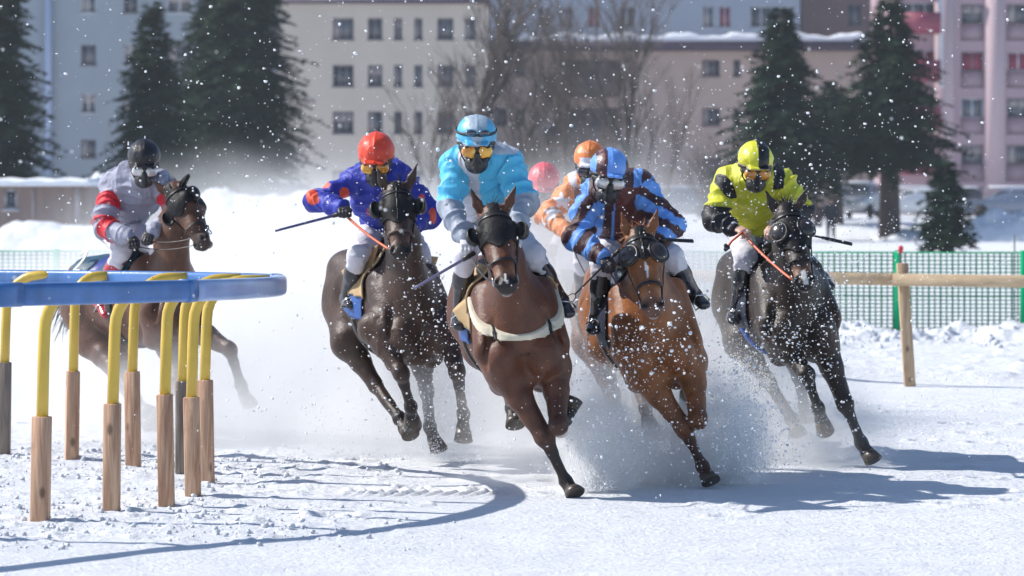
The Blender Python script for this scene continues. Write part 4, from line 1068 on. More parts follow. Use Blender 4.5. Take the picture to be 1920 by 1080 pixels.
def rider(label, D, K, jacket_col, helmet_col, lens=LENS_Y, gloves=GLOVE, cuff=None, h=.008, boots=BOOT, extra_goggles=False, breech=BREECH, group='jockeys riding the galloping horses'):
    def W(q): return V3(P(q[0], q[1], D + q[2]))
    J = {k: W(v) for k, v in K.items() if isinstance(v, tuple)}
    hc, sc = J['head'], K.get('hs', 1.0)
    root = None
    shC = (J['shL'] + J['shR']) / 2; hipC = (J['hipL'] + J['hipR']) / 2; sv = nrm(J['shR'] - J['shL']); tv = nrm(shC - hipC)
    # head frame
    yaw, pitch = math.radians(K.get('yaw', 0)), math.radians(K.get('pitch', 12)); tilt = math.radians(K.get('tilt', 0))
    hf = nrm([math.sin(yaw) * math.cos(pitch), -math.cos(yaw) * math.cos(pitch), -math.sin(pitch)])
    hs0 = nrm(np.cross(hf, [0, 0, 1])); hs0 = -hs0 if hs0[0] < 0 else hs0; hu0 = np.cross(hs0, hf); hu0 = hu0 if hu0[2] > 0 else -hu0
    hs_ = nrm(hs0 * math.cos(tilt) - hu0 * math.sin(tilt)); hu = nrm(hu0 * math.cos(tilt) + hs0 * math.sin(tilt))
    def Hp(x, y, z): return hc + (hs_ * x + hf * y + hu * z) * sc
    # ---- body, one skin
    S = Solid(h); sk = (.62, .38, .29)
    S.ball(Hp(0, -.01, .03), (.076 * sc, .098 * sc, .10 * sc), hs_, axis=hu, c=sk)
    S.ball(Hp(0, .035, -.055), (.052 * sc, .055 * sc, .065 * sc), hs_, axis=hu, k=.03, c=sk)
    S.cap(Hp(0, .098, .0), Hp(0, .112, -.032), .012, .016, hs_, k=.012, c=sk)                  # nose
    S.cap(Hp(-.018, .088, -.066), Hp(.018, .088, -.066), .010, .010, hs_, k=.006, c=(.5, .2, .17))   # mouth
    for q in (-1, 1):
        S.ball(Hp(q * .030, .078, .008), (.016, .012, .012), hs_, axis=hu, k=.006, c=sk)
        S.ball(Hp(q * .078, -.005, -.005), (.010, .02, .03), hs_, axis=hu, k=.006, c=sk)
    S.cap(Hp(0, -.02, -.05), shC - sv * 0 + tv * .02, .052, .062, sv, k=.03, c=sk)
    S.cap(shC - tv * .03, shC - tv * .22, (.155, .095), (.14, .095), sv, k=.04, c=sk)
    S.cap(shC - tv * .22, hipC, (.135, .09), (.15, .11), sv, k=.05, c=sk)
    HANDS = {}
    for q, A in ((-1, 'L'), (1, 'R')):
        sh, el, wr = J['sh' + A], J['el' + A], J['wr' + A]
        S.cap(shC + sv * q * .08, sh, .06, .058, k=.03, c=sk); S.cap(sh, el, .050, .038, k=.025, c=sk); S.cap(el, wr, .040, .026, k=.02, c=sk)
        hip, kn, an, to = J['hip' + A], J['kn' + A], J['an' + A], J['to' + A]
        S.cap(hip, kn, .085, .056, k=.04, c=sk); S.cap(kn, kn + (an - kn) * .35, .054, .054, k=.03, c=sk); S.cap(kn + (an - kn) * .3, an, .052, .036, k=.02, c=sk); S.cap(an, to, (.036, .034), (.034, .024), k=.02, c=sk)
        fw = nrm(nrm(wr - el) * .7 + np.array(K.get('hd' + A, (0, -.4, -.3)))); nn = np.array(K.get('hn' + A, (0, -.5, .85))); sd = np.cross(fw, nn); 
        th = K.get('th' + A, 1 if q < 0 else 1)
        sd = nrm(sd); sd = sd if sd.dot(-sv * q) > 0 else -sd
        HANDS[A] = (wr, fw, nn, sd)
        HANDS[A + 'g'] = hand_prims(S, wr, fw, nn, sd, th, sk)
    S.field(.02); v, f_ = S.surf(); col = S.colours(v, .006)
    root = mesh_obj('person', v, f_, SKINV, None, True, col); tag(root, label, 'jockey', group)
    # ---- jacket
    r = K.get('bulk', 1.0); Jk = Solid(h); w = (1, 1, 1)
    Jk.cap(shC + tv * .035, shC - tv * .16, (.165 * r, .112 * r), (.185 * r, .135 * r), sv, k=.05, c=w, tag='torso')
    Jk.cap(shC - tv * .16, hipC + tv * .10, (.18 * r, .135 * r), (.155 * r, .118 * r), sv, k=.05, c=w, tag='torso')
    Jk.cap(Hp(0, -.03, -.09), shC, .066, .09, sv, k=.04, c=w, tag='torso')
    for q, A in ((-1, 'L'), (1, 'R')):
        sh, el, wr = J['sh' + A], J['el' + A], J['wr' + A]; m = sh + (el - sh) * .55
        Jk.cap(shC + sv * q * .08, sh, .088, .080 * r, k=.05, c=w, tag='torso')
        Jk.cap(sh, el, .077 * r, .062 * r, k=.04, c=w, tag='up' + A); Jk.cap(el, wr - nrm(wr - el) * .015, .063 * r, .040 * r, k=.03, c=w, tag='lo' + A)
    Jk.field(.02); v, f_ = Jk.surf()
    # cut the hem and folds
    nn = normals(v, f_)
    p = v * 1.0
    wr_ = fbm(p[:, 0] * 9, p[:, 1] * 9, p[:, 2] * 16, 4); wr2 = np.abs(fbm(p[:, 0] * 5 + 9, p[:, 1] * 6, p[:, 2] * 11, 3))
    ax_ = np.array([pp['t'] for pp in Jk.P]); bi0, _ = Jk.nearest(v); al_ = (v * ax_[bi0]).sum(1)
    def ridge(a_, b_, c_): return (1 - np.abs(2 * vnoise(a_, b_, c_) - 1)) ** 2.5
    rd = ridge(al_ * 13 + p[:, 0] * 5, p[:, 2] * 6 + p[:, 1] * 4, p[:, 1] * 5) + .7 * ridge(al_ * 8 + 30 + p[:, 2] * 4, p[:, 0] * 7, p[:, 1] * 6 + 9)
    v2 = v + nn * (.020 * wr_ - .030 * wr2 + .027 * rd - .004)[:, None]
    bi, bt = Jk.nearest(v); tags = np.array([pp['tag'] or '' for pp in Jk.P])[bi]
    col = jacket_col(v, tags, bt, dict(shC=shC, tv=tv, sv=sv, hipC=hipC, J=J, D=D, px=v[:, 0] / v[:, 1] * F + 960, py=HOR + (CAMH - v[:, 2]) / v[:, 1] * F))
    mesh_obj('jacket', v2, f_, SILK, root, True, col)
    # ---- breeches
    Br = Solid(h)
    Br.cap(hipC + tv * .12, hipC - tv * .03, (.148, .112), (.165, .135), sv, k=.04, c=w)
    for q, A in ((-1, 'L'), (1, 'R')):
        hip, kn, an = J['hip' + A], J['kn' + A], J['an' + A]
        Br.cap(hip, kn, .105, .070, k=.05, c=w); Br.cap(kn, kn + (an - kn) * .22, .068, .060, k=.03, c=w)
    Br.field(.02); v, f_ = Br.surf(); nn = normals(v, f_)
    v = v + nn * (-.03 * np.abs(fbm(v[:, 0] * 7, v[:, 1] * 7, v[:, 2] * 14, 3)) + .012 * (1 - np.abs(2 * vnoise(v[:, 0] * 9, v[:, 1] * 9, v[:, 2] * 16) - 1)) ** 2.5)[:, None]
    mesh_obj('breeches', v, f_, breech, root)
    # ---- boots
    for q, A in ((-1, 'L'), (1, 'R')):
        kn, an, to = J['kn' + A], J['an' + A], J['to' + A]; b = Solid(h); ax = an - kn
        b.cap(kn + ax * .16, kn + ax * .45, .064, .060, k=.02, c=w); b.cap(kn + ax * .4, an, .060, .044, k=.03, c=w); b.cap(an, to, (.042, .044), (.044, .030), k=.03, c=w)
        hl = an - nrm(to - an) * .035 + nrm(ax) * .03; b.cap(an, hl, .042, .034, k=.02, c=w)
        b.field(.02); v, f_ = b.surf(); bo = mesh_obj('boot', v, f_, boots, root)
        # stirrup iron under the sole
        fd = nrm(to - an); dn_ = nrm(ax); sd = nrm(np.cross(fd, dn_)); c_ = an + fd * .09 + dn_ * .045
        ring = [c_ + sd * .055, c_ + sd * .05 - dn_ * .06, c_ - dn_ * .11, c_ - sd * .05 - dn_ * .06, c_ - sd * .055, c_ + sd * .055]
        MB().tube(ring, .006, 6).build('stirrup', METAL, root, smooth=True)
    # ---- helmet with its silk cover and peak
    He = Solid(.006)
    He.ball(Hp(0, -.015, .060), (.108 * sc, .132 * sc, .108 * sc), hs_, axis=hu, c=w)
    He.cap(Hp(-.055, .095, .040), Hp(.055, .095, .040), (.065, .013), (.065, .013), hu * 0 + hf, k=.012, c=w, tag='peak') if K.get('peak', True) else None
    He.ball(Hp(0, .02, -.075), (.16, .20, .085), hs_, axis=hu, k=.01, sub=True)
    He.field(.02); v, f_ = He.surf(); r_ = (v - hc) / sc; X, Y, Z = r_ @ hs_, r_ @ hf, r_ @ hu
    nn = normals(v, f_); v = v + nn * (.010 * fbm(v[:, 0] * 14, v[:, 1] * 14, v[:, 2] * 14, 3) + .004 * (1 - np.abs(2 * vnoise(v[:, 0] * 16, v[:, 1] * 16, v[:, 2] * 9) - 1)) ** 3 + .0035 * np.exp(-(X / .006) ** 2) - .004 * np.exp(-((Z - .040) / .008) ** 2))[:, None]
    nn = nn
    hm = mesh_obj('helmet', v, f_, HELM, root, True, helmet_col(X, Y, Z))
    if K.get('pompon'): pass
    # harness strap
    for q in (-1, 1): MB().tube([Hp(q * .088, .0, .0), Hp(q * .078, .02, -.05), Hp(q * .04, .06, -.105)], .008, 6, flat=.4).build('chin_strap', RUBBER, hm, smooth=True)
    # ---- goggles
    G = Solid(.0045); G.cap(Hp(-.050, .090, -.006), Hp(.050, .090, -.006), (.030 * sc, .043 * sc), (.030 * sc, .043 * sc), hf, k=.01, c=w)
    for q in (-1, 1): G.cap(Hp(q * .05, .085, 0), Hp(q * .09, .03, .004), (.014, .028), (.010, .018), hf, k=.02, c=w)
    G.field(.02); v, f_ = G.surf(); gg = mesh_obj('goggles', v, f_, RUBBER, root)
    for q in (-1, 1):
        l = Solid(.0035); l.cap(Hp(q * .028, .100, -.008), Hp(q * .056, .094, -.008), (.028 * sc, .036 * sc), (.028 * sc, .033 * sc), hf, k=.01, c=w)
        l.field(.01); v, f_ = l.surf(); mesh_obj('lens', v, f_, lens, gg)
    # strap around the helmet
    ring = [Hp(.104 * math.cos(t), -.015 + .122 * math.sin(t), .018 + .02 * math.sin(t)) for t in [2 * math.pi * k / 32 for k in range(33)]]
    MB().tube(ring, .011, 6, cap=False, side=tuple(hu), flat=.35).build('goggle_strap', RUBBER, gg, smooth=True)
    # ---- ribbed face mask
    Mk = Solid(.0045); Mk.ball(Hp(0, .045, -.085), (.064 * sc, .066 * sc, .056 * sc), hs_, axis=hu, c=w); Mk.cap(Hp(0, .112, -.022), Hp(0, .108, -.10), (.024, .026), (.024, .020), hs_, k=.02, c=w)
    for i in range(6): z = -.055 - .014 * i; Mk.cap(Hp(-.02, .125 - .006 * i, z), Hp(.02, .125 - .006 * i, z), .0035, k=.003, sub=True)
    for q in (-1, 1):
        for i in range(4): z = -.06 - .015 * i; Mk.cap(Hp(q * .034, .108, z), Hp(q * .062, .07, z - .004), .004, k=.003, sub=True)
    Mk.field(.02); v, f_ = Mk.surf(); mesh_obj('face_mask', v, f_, K.get('maskm', RUBBER), root)
    if extra_goggles:
        G = Solid(.0045)
        for q in (-1, 1): G.ball(Hp(q * .036, .112, .10), (.036, .020, .021), hs_, axis=hu, k=.012, c=w)
        G.field(.012); v, f_ = G.surf(); g2 = mesh_obj('spare_goggles', v, f_, mat('goggle_rim_blue', (.03, .16, .24), rough=.3), root)
        for q in (-1, 1):
            l = Solid(.0035); l.ball(Hp(q * .036, .124, .102), (.030, .016, .015), hs_, axis=hu, c=w); l.field(.01); v, f_ = l.surf(); mesh_obj('lens', v, f_, LENS_D, g2)
        ring = [Hp(.112 * math.cos(t), -.015 + .130 * math.sin(t), .085) for t in [2 * math.pi * k / 32 for k in range(33)]]
        MB().tube(ring, .009, 6, cap=False, side=tuple(hu), flat=.4).build('goggle_strap', RUBBER, g2, smooth=True)
    # ---- gloves
    if gloves is not None:
        for q, A in ((-1, 'L'), (1, 'R')):
            g = Solid(.005); wr, fw, nnv, sd = HANDS[A]; hand_prims(g, wr, fw, nnv, sd, 1, w, .0035); g.cap(wr - fw * .035, wr + fw * .01, (.034, .026), (.034, .022), sd, k=.01, c=w)
            g.field(.015); v, f_ = g.surf(); mesh_obj('glove', v, f_, gloves if not isinstance(gloves, dict) else gloves[A], root)
    if cuff:
        for A in 'LR':
            wr, el = J['wr' + A], J['el' + A]; d = nrm(wr - el); MB().tube([wr - d * .05, wr - d * .045, wr - d * .005, wr], [.036, .041, .040, .034], 14).build('cuff', cuff, root, smooth=True)
    return dict(root=root, H=HANDS, J=J, Hp=Hp, hs=hs_, hf=hf, hu=hu)
SKINV = mat('skin_col', (.6, .4, .3), rough=.5, noise=.06, vcol=True, sss=.1)

def whip(label, pts, r0, r1, m, loop=False, flap=None):
    p = [Vector(q) for q in pts]; n = 10; q = []
    for i in range(n + 1):
        t = i / n; s = Vector(p[0]) * (1 - t) + Vector(p[-1]) * t
        if len(p) == 3: s = p[0] * (1 - t) ** 2 + p[1] * 2 * t * (1 - t) + p[2] * t * t
        q.append(s)
    root = empty('whip', q[0]); tag(root, label, 'whip', 'riding whips held by the jockeys')
    MB().tube(q, [r0 + (r1 - r0) * i / n for i in range(n + 1)], 8).build('shaft', m, root, smooth=True, wp=True)
    MB().tube(q[:3], [r0 * 1.5, r0 * 1.6, r0 * 1.4], 8).build('grip', LEATHER, root, smooth=True, wp=True)
    if loop:
        d = (q[-1] - q[-2]).normalized(); sd = Vector((d.z, 0, -d.x)).normalized(); c_ = q[-1] + d * .035
        MB().tube([c_ + d * .035 * math.cos(t) + sd * .022 * math.sin(t) for t in [2 * math.pi * k / 14 for k in range(15)]], .003, 5, cap=False).build('loop', LEATHER, root, smooth=True, wp=True)
    if flap:
        d = (q[-1] - q[-2]).normalized(); MB().tube([q[-1] - d * flap, q[-1] - d * flap * .95, q[-1] - d * .002, q[-1]], [r1, r1 * 2.2, r1 * 2.4, r1 * 2], 8, flat=.4).build('flap', LEATHER, root, smooth=True, wp=True)
    return root
def rein(hr, pts, m, r=.007, name='rein'):
    p = [Vector(q) for q in pts]; n = 14; q = []
    for i in range(n + 1):
        t = i / n
        q.append(p[0] * (1 - t) + p[1] * t if len(p) == 2 else p[0] * (1 - t) ** 2 + p[1] * 2 * t * (1 - t) + p[2] * t * t)
    return MB().tube(q, r, 6, flat=.45).build(name, m, hr['root'], smooth=True)
# ------------------------------------------------------------------ the field of runners
DA, DB, DC, DD, DE, DF, DG = 24.2, 22.0, 22.7, 24.5, 27.0, 26.6, 30.5
GREENBLUE = mat('racing_cloth', (.02, .05, .2), rough=.35, noise=.15, scale=6, vcol=True, bump=.006, bscale=10)
BLUECL = mat('blue_cloth', (.03, .10, .34), rough=.5, noise=.2, scale=6, bump=.006)
DARKCL = mat('dark_cloth', (.02, .025, .05), rough=.5, noise=.2, scale=6, bump=.006)
BLUESTR = mat('blue_strap', (.02, .10, .45), rough=.4)
def cl_E(v, A, U, Sd):
    c = np.tile([.015, .06, .10], (len(v), 1)); m = (np.abs(A + .62) < .035); c[m] = (.03, .04, .30); m = (np.abs(A + .80) < .05); c[m] = (.02, .03, .22)
    return c

hA = horse('horse', 'dark brown horse with a black hood carrying the blue and orange jockey', DA, dict(
    chest=(770, 588, 0), rump=(682, 545, 1.05), roll=-6, poll=(744, 360, -.45), muzzle=(752, 482, -.72), earL=(706, 312, -.45), earR=(783, 305, -.45),
    FL=[(700, 615, -.08), (752, 700, -.30), (770, 763, -.10), (772, 792, .06)], FR=[(836, 620, -.03), (857, 697, -.28), (869, 776, -.12), (867, 830, -.2)],
    HL=[(652, 640, .75), (704, 722, .62), (749, 784, .35), (770, 822, .2)], HR=[(785, 650, .75), (800, 735, 1.0), (806, 800, .72), (822, 848, .62)],
    nose=(.02, .014, .012), chin=(.30, .26, .24), rusty=(.16, .07, .035), blink='cup', cloth=dict(mat=BLUECL, a=-.7, u=-.06), pad=TAN, girth=1.0, noseband=mat('brown_noseband', (.10, .06, .045), rough=.5)),
    (.056, .029, .019), (.018, .010, .009), HAIR_DK, hood=dict(to=.30, seam=True))
hB = horse('horse', 'bay horse with a sheepskin breast collar under the light blue jockey', DB, dict(
    chest=(972, 622, 0), rump=(925, 568, 1.15), roll=-5, poll=(926, 404, -.5), muzzle=(951, 545, -.85), earL=(882, 353, -.48), earR=(968, 347, -.48),
    FL=[(948, 702, -.08), (1021, 820, -.16), (1062, 903, -.10), (1079, 932, -.17)], FR=[(1040, 690, 0), (1047, 798, -.22), (1060, 785, .10), (1074, 750, .14)],
    HL=[(900, 650, .85), (950, 720, 1.1), (960, 765, .82), (966, 803, .72)], HR=[(1010, 650, .85), (1046, 722, 1.12), (1058, 785, .90), (1046, 815, .78)],
    nose=(.02, .013, .012), chin=(.35, .30, .28), rusty=(.30, .12, .05), blaze=(.50, .57, .007), blink='cup', cloth=dict(mat=BLUECL, a=-.75, u=-.10), pad=TAN, collar=SHEEP, forelock=25, girth=1.05),
    (.100, .034, .016), (.016, .010, .009), HAIR_DK, hood=dict(to=.27))
hC = horse('horse', 'bright chestnut horse in round mesh goggles carrying the striped jockey', DC, dict(
    chest=(1226, 620, 0), rump=(1168, 570, 1.15), roll=-5, poll=(1200, 446, -.5), muzzle=(1226, 588, -.85), earL=(1164, 396, -.48), earR=(1234, 390, -.48),
    FL=[(1207, 702, -.08), (1283, 803, -.16), (1317, 874, -.12), (1333, 908, -.2)], FR=[(1296, 678, 0), (1309, 788, -.22), (1308, 760, .1), (1290, 742, .2)],
    HL=[(1135, 640, .85), (1188, 705, 1.1), (1210, 765, .9), (1220, 812, .78)], HR=[(1255, 650, .85), (1286, 715, 1.1), (1282, 775, .9), (1285, 808, .8)],
    nose=(.13, .06, .04), chin=(.50, .42, .38), rusty=(.45, .19, .08), blaze=(.24, .36, .008), blink='dome', cloth=dict(mat=DARKCL, a=-.75, u=-.14), nostril_shade=True, forelock=110, strap=LEATHER, mane_side=-1),
    (.225, .080, .024), (.055, .020, .014), HAIR_RED, hood=dict(to=.20, seam=True))
hD = horse('horse', 'nearly black horse with a white snip carrying the yellow and black jockey', DD, dict(
    chest=(1490, 578, 0), rump=(1412, 545, 1.1), roll=-5, poll=(1476, 400, -.5), muzzle=(1511, 540, -.82), earL=(1435, 356, -.48), earR=(1517, 348, -.48),
    FL=[(1466, 640, 0), (1512, 703, -.28), (1534, 766, -.10), (1546, 806, .0)], FR=[(1545, 650, -.05), (1585, 757, -.15), (1615, 830, -.12), (1637, 868, -.2)],
    HL=[(1388, 640, .78), (1442, 718, .70), (1484, 785, .45), (1495, 818, .35)], HR=[(1478, 640, .85), (1497, 705, 1.1), (1508, 760, .9), (1512, 792, .8)],
    nose=(.02, .015, .014), chin=(.40, .36, .35), rusty=(.26, .12, .06), blaze=(.48, .58, .018), blink='dome', cloth=dict(mat=DARKCL, a=-.62, u=-.16), girthm=BLUESTR, girth=1.03, forelock=120),
    (.034, .021, .015), (.009, .008, .009), HAIR_DK, hood=dict(to=.32))
hE = horse('horse', 'brown horse seen half side on behind the blue rail', DE, dict(
    chest=(318, 560, 0), rump=(185, 560, .95), roll=3, poll=(326, 360, -.35), muzzle=(386, 462, -.60), earL=(283, 335, -.32), earR=(352, 330, -.52),
    FL=[(318, 650, .05), (332, 712, -.25), (305, 765, -.05), (285, 790, .05)], FR=[(362, 615, -.12), (430, 655, -.35), (452, 722, -.2), (466, 765, -.28)],
    HL=[(172, 640, .75), (216, 700, .45), (256, 752, .20), (280, 782, .08)], HR=[(232, 640, .8), (222, 712, 1.05), (262, 775, .9), (280, 805, .8)],
    nose=(.05, .03, .025), chin=(.40, .34, .32), blink='cup', cloth=dict(mat=GREENBLUE, a=-1.15, u=.0, col=cl_E), forelock=20, mane_side=1),
    (.105, .042, .022), (.022, .014, .012), HAIR_DK, hood=dict(to=.24))
hF = horse('horse', 'brown horse almost hidden behind the chestnut horse under the starred jockey', DF, dict(
    chest=(1160, 590, 0), rump=(1140, 560, 1.1), roll=-4, poll=(1128, 440, -.45), muzzle=(1140, 560, -.7), earL=(1105, 402, -.45), earR=(1160, 400, -.45),
    FL=[(1120, 650, 0), (1150, 740, -.2), (1170, 800, -.1), (1180, 835, -.15)], FR=[(1210, 650, 0), (1225, 730, -.25), (1225, 715, .1), (1215, 700, .2)],
    HL=[(1100, 640, .8), (1130, 710, 1.0), (1150, 770, .8), (1160, 810, .7)], HR=[(1180, 640, .8), (1190, 710, 1.0), (1195, 770, .8), (1200, 800, .7)], blink='cup'),
    (.12, .05, .03), (.03, .02, .018), HAIR_DK, h=.018, hood=dict(to=.25))
hG = horse('horse', 'brown horse deep in the snow cloud under the pink helmeted jockey', DG, dict(
    chest=(1020, 590, 0), rump=(1000, 560, 1.1), roll=-4, poll=(1012, 455, -.45), muzzle=(1022, 560, -.7), earL=(990, 425, -.45), earR=(1036, 424, -.45),
    FL=[(985, 650, 0), (1010, 720, -.2), (1030, 780, -.1), (1040, 805, -.15)], FR=[(1060, 650, 0), (1065, 720, -.25), (1060, 705, .1), (1055, 690, .2)],
    HL=[(970, 640, .8), (990, 700, 1.0), (1005, 750, .8), (1012, 780, .7)], HR=[(1040, 640, .8), (1045, 700, 1.0), (1050, 750, .8), (1055, 780, .7)], blink='cup'),
    (.10, .045, .03), (.03, .02, .018), HAIR_DK, h=.018, hood=dict(to=.25))

# ---- riders
def C_(n, c): return np.tile(np.array(c, float), (n, 1))
def jA(v, tg, t, G):
    c = C_(len(v), (.020, .035, .36)); px, py = G['px'], G['py']; fr = G['tv']
    for (x, y, rx, ry) in ((646, 363, 10, 12), (590, 372, 9, 12), (810, 405, 7, 14), (611, 350, 9, 5), (790, 378, 7, 12)):
        c[((px - x) / rx) ** 2 + ((py - y) / ry) ** 2 < 1] = (.78, .085, .03)
    c[(tg == 'torso') & (t > .82) & (py > 372) & (px > 690)] = (.62, .07, .03)
    return c
def hel_A(X, Y, Z):
    c = C_(len(X), (.72, .06, .025)); c[(Z < .035) & (Y > .06)] = (.78, .12, .02); c[(Z < .012)] = (.03, .02, .02); return c
def jB(v, tg, t, G):
    c = C_(len(v), (.09, .50, .78)); px, py = G['px'], G['py']
    m = (tg == 'torso') & (px > 862) & (px < 895 + (py - 300) * .1) & (py > 285); c[m] = (.50, .52, .58)
    m = np.isin(tg, ['loL', 'loR']); c[m] = (.30, .34, .42)
    m = (px > 925) & (px < 968) & (py < 290); c[m] = (.45, .50, .58)
    m = (tg == 'torso') & (py > 378); c[m] = (.45, .48, .56)
    return c
def hel_B(X, Y, Z):
    c = C_(len(X), (.08, .42, .70)); a = np.arctan2(X, Z - .0); m = (np.abs(((a * 4 / math.pi) + .5) % 2) < 1); c[m] = (.36, .46, .56); c[(Z < .035) & (Y > .05)] = (.40, .45, .60); return c
def jC(v, tg, t, G):
    px, py = G['px'], G['py']; J = G['J']; c = C_(len(v), (.13, .33, .80)); mar = np.array((.055, .018, .022))
    w = fbm(px * .03, py * .03, None, 2) * 8
    for A, q in (('L', -1), ('R', 1)):
        m = np.isin(tg, ['up' + A, 'lo' + A])
        if q < 0: s = (px * .55 + py * .35 + w)
        else: s = (-px * .35 + py * .60 + w)
        c[m & ((s / 21) % 1 < .48)] = mar
    m = (tg == 'torso'); s = (px + w * .6 + (py - 340) * .1); c[m & (((s - 1108) / 31) % 1 < .52)] = mar
    m = (tg == 'torso') & (px > 1152) & (px < 1200) & (py > 352); c[m] = (.12, .035, .03)
    return c
def hel_C(X, Y, Z):
    c = C_(len(X), (.14, .33, .80)); m = ((X < -.028) & (X > -.085)) | (X > .082); c[m] = (.060, .020, .024); c[(X < -.045) & (Z > .09) & (X > -.07)] = (.20, .10, .10); c[(Z < .035)] = (.03, .015, .02); return c
def jD(v, tg, t, G):
    c = C_(len(v), (.60, .60, .035)); px, py = G['px'], G['py']
    c[((px - 1361) / 17) ** 2 + ((py - 350 - (px - 1361) * .7) / 19) ** 2 < 1] = (.012, .012, .018)
    c[(px > 1447) & (px < 1472 - (py - 300) * .05) & (py > 308) & (py < 352)] = (.012, .012, .018)
    m = np.isin(tg, ['loL', 'loR']) | (np.isin(tg, ['upL']) & (py > 388)); c[m] = (.012, .012, .018); return c
def hel_D(X, Y, Z):
    c = C_(len(X), (.66, .66, .04)); m = (X > -.002) & (X < .072) & (Y > -.05); c[m] = (.012, .012, .014); m = (X < -.002) & (Y < -.05); c[m] = (.012, .012, .014)
    m = (Z < .043); c[m] = (.50, .40, .16); c[Z < .018] = (.02, .02, .02); return c
def jE(v, tg, t, G):
    c = C_(len(v), (.30, .31, .40)); px, py = G['px'], G['py']
    for A in 'LR':
        c[(tg == 'up' + A) & (t > .30) & (t < .62)] = (.60, .012, .03); c[(tg == 'up' + A) & (t > .86)] = (.60, .012, .03)
        c[(tg == 'lo' + A) & (t > .10) & (t < .46)] = (.60, .012, .03)
    return c
def hel_E(X, Y, Z): return C_(len(X), (.008, .007, .011))
def jF(v, tg, t, G):
    c = C_(len(v), (.74, .26, .10)); px, py = G['px'], G['py']
    def star(cx, cy, R):
        a = np.arctan2(px - cx, cy - py); r = np.hypot(px - cx, py - cy); k = (a / (2 * math.pi) * 5) % 1; k = np.abs(k - .5) * 2
        return r < R * (.42 + .58 * k ** 1.5)
    for s in ((1053, 378, 18), (1036, 404, 13), (1022, 420, 10), (1084, 350, 14)): c[star(*s)] = (.80, .78, .82)
    c[(tg == 'torso') & (px > 1068)] = (.66, .65, .72); c[(tg == 'torso') & (px > 1082) & (px < 1096) & (py < 360)] = (.74, .26, .10); return c
def hel_F(X, Y, Z):
    c = C_(len(X), (.74, .22, .06)); c[(Z < .09) & (np.abs(X) < .06) & (Y > 0)] = (.72, .72, .80); c[(Z < .035)] = (.4, .4, .5); return c
def jG(v, tg, t, G): return C_(len(v), (.50, .45, .48))
def hel_G(X, Y, Z): c = C_(len(X), (.70, .09, .12)); c[Z < .03] = (.6, .55, .55); return c

rA = rider('jockey in royal blue silks with orange dots and an orange helmet', DA, dict(head=(706, 302, 0), yaw=-4, pitch=22, tilt=0, hs=1.12, shL=(668, 340, .2), shR=(748, 332, .2), elL=(596, 378, .08), elR=(806, 402, .1),
    wrL=(640, 390, -.22), wrR=(775, 425, -.2), hipL=(700, 430, .62), hipR=(755, 432, .62), knL=(672, 478, .12), knR=(785, 475, .12), anL=(650, 560, .42), anR=(812, 560, .42), toL=(660, 572, .28), toR=(822, 574, .28), hdL=(0, -.6, -.1)), jA, hel_A)
rB = rider('jockey in light blue and grey silks with spare goggles on a light blue helmet', DB, dict(head=(893, 274, 0), yaw=3, pitch=14, hs=1.12, shL=(858, 306, .2), shR=(948, 302, .2), elL=(843, 388, .06), elR=(981, 380, .06),
    wrL=(872, 446, -.2), wrR=(966, 438, -.25), hipL=(890, 425, .65), hipR=(945, 425, .65), knL=(873, 478, .15), knR=(1000, 480, .12), anL=(862, 590, .42), anR=(1052, 563, .42), toL=(862, 612, .26), toR=(1066, 588, .28)), jB, hel_B, gloves=GLOVE_W, extra_goggles=True)
rC = rider('jockey in light blue and maroon striped silks with a halved helmet', DC, dict(head=(1140, 334, -.05), yaw=6, pitch=13, tilt=6, hs=1.10, shL=(1106, 372, .15), shR=(1196, 350, .15), elL=(1084, 448, .0), elR=(1257, 420, .05),
    wrL=(1132, 483, -.25), wrR=(1238, 450, -.2), hipL=(1150, 450, .6), hipR=(1205, 450, .6), knL=(1130, 492, .12), knR=(1258, 482, .12), anL=(1118, 598, .42), anR=(1303, 555, .42), toL=(1112, 620, .3), toR=(1320, 572, .28)), jC, hel_C, lens=LENS_W)
rD = rider('jockey in yellow and black silks with a quartered yellow and black helmet', DD, dict(head=(1416, 316, -.05), yaw=6, pitch=18, hs=1.08, shL=(1366, 342, .15), shR=(1462, 338, .15), elL=(1337, 410, .0), elR=(1505, 400, .1),
    wrL=(1378, 428, -.2), wrR=(1452, 425, -.2), hipL=(1392, 440, .6), hipR=(1445, 440, .6), knL=(1397, 482, .12), knR=(1498, 478, .12), anL=(1380, 580, .42), anR=(1542, 522, .42), toL=(1376, 602, .28), toR=(1555, 538, .28), hdL=(.5, -.3, -.1)), jD, hel_D, gloves=None, cuff=GLOVE_W)
rE = rider('jockey in grey silks with red sleeve bands and a black helmet', DE, dict(head=(270, 310, -.1), yaw=8, pitch=20, hs=1.12, shL=(212, 345, .25), shR=(300, 345, .05), elL=(193, 425, .05), elR=(335, 400, .0),
    wrL=(243, 445, -.2), wrR=(285, 435, -.25), hipL=(205, 420, .75), hipR=(235, 425, .55), knL=(228, 468, .05), knR=(300, 470, -.05), anL=(185, 565, .40), anR=(330, 560, .1), toL=(200, 590, .25), toR=(345, 580, 0), bulk=1.05), jE, hel_E, lens=LENS_W,
    boots=mat('red_boot', (.45, .012, .035), rough=.3, coat=.4))
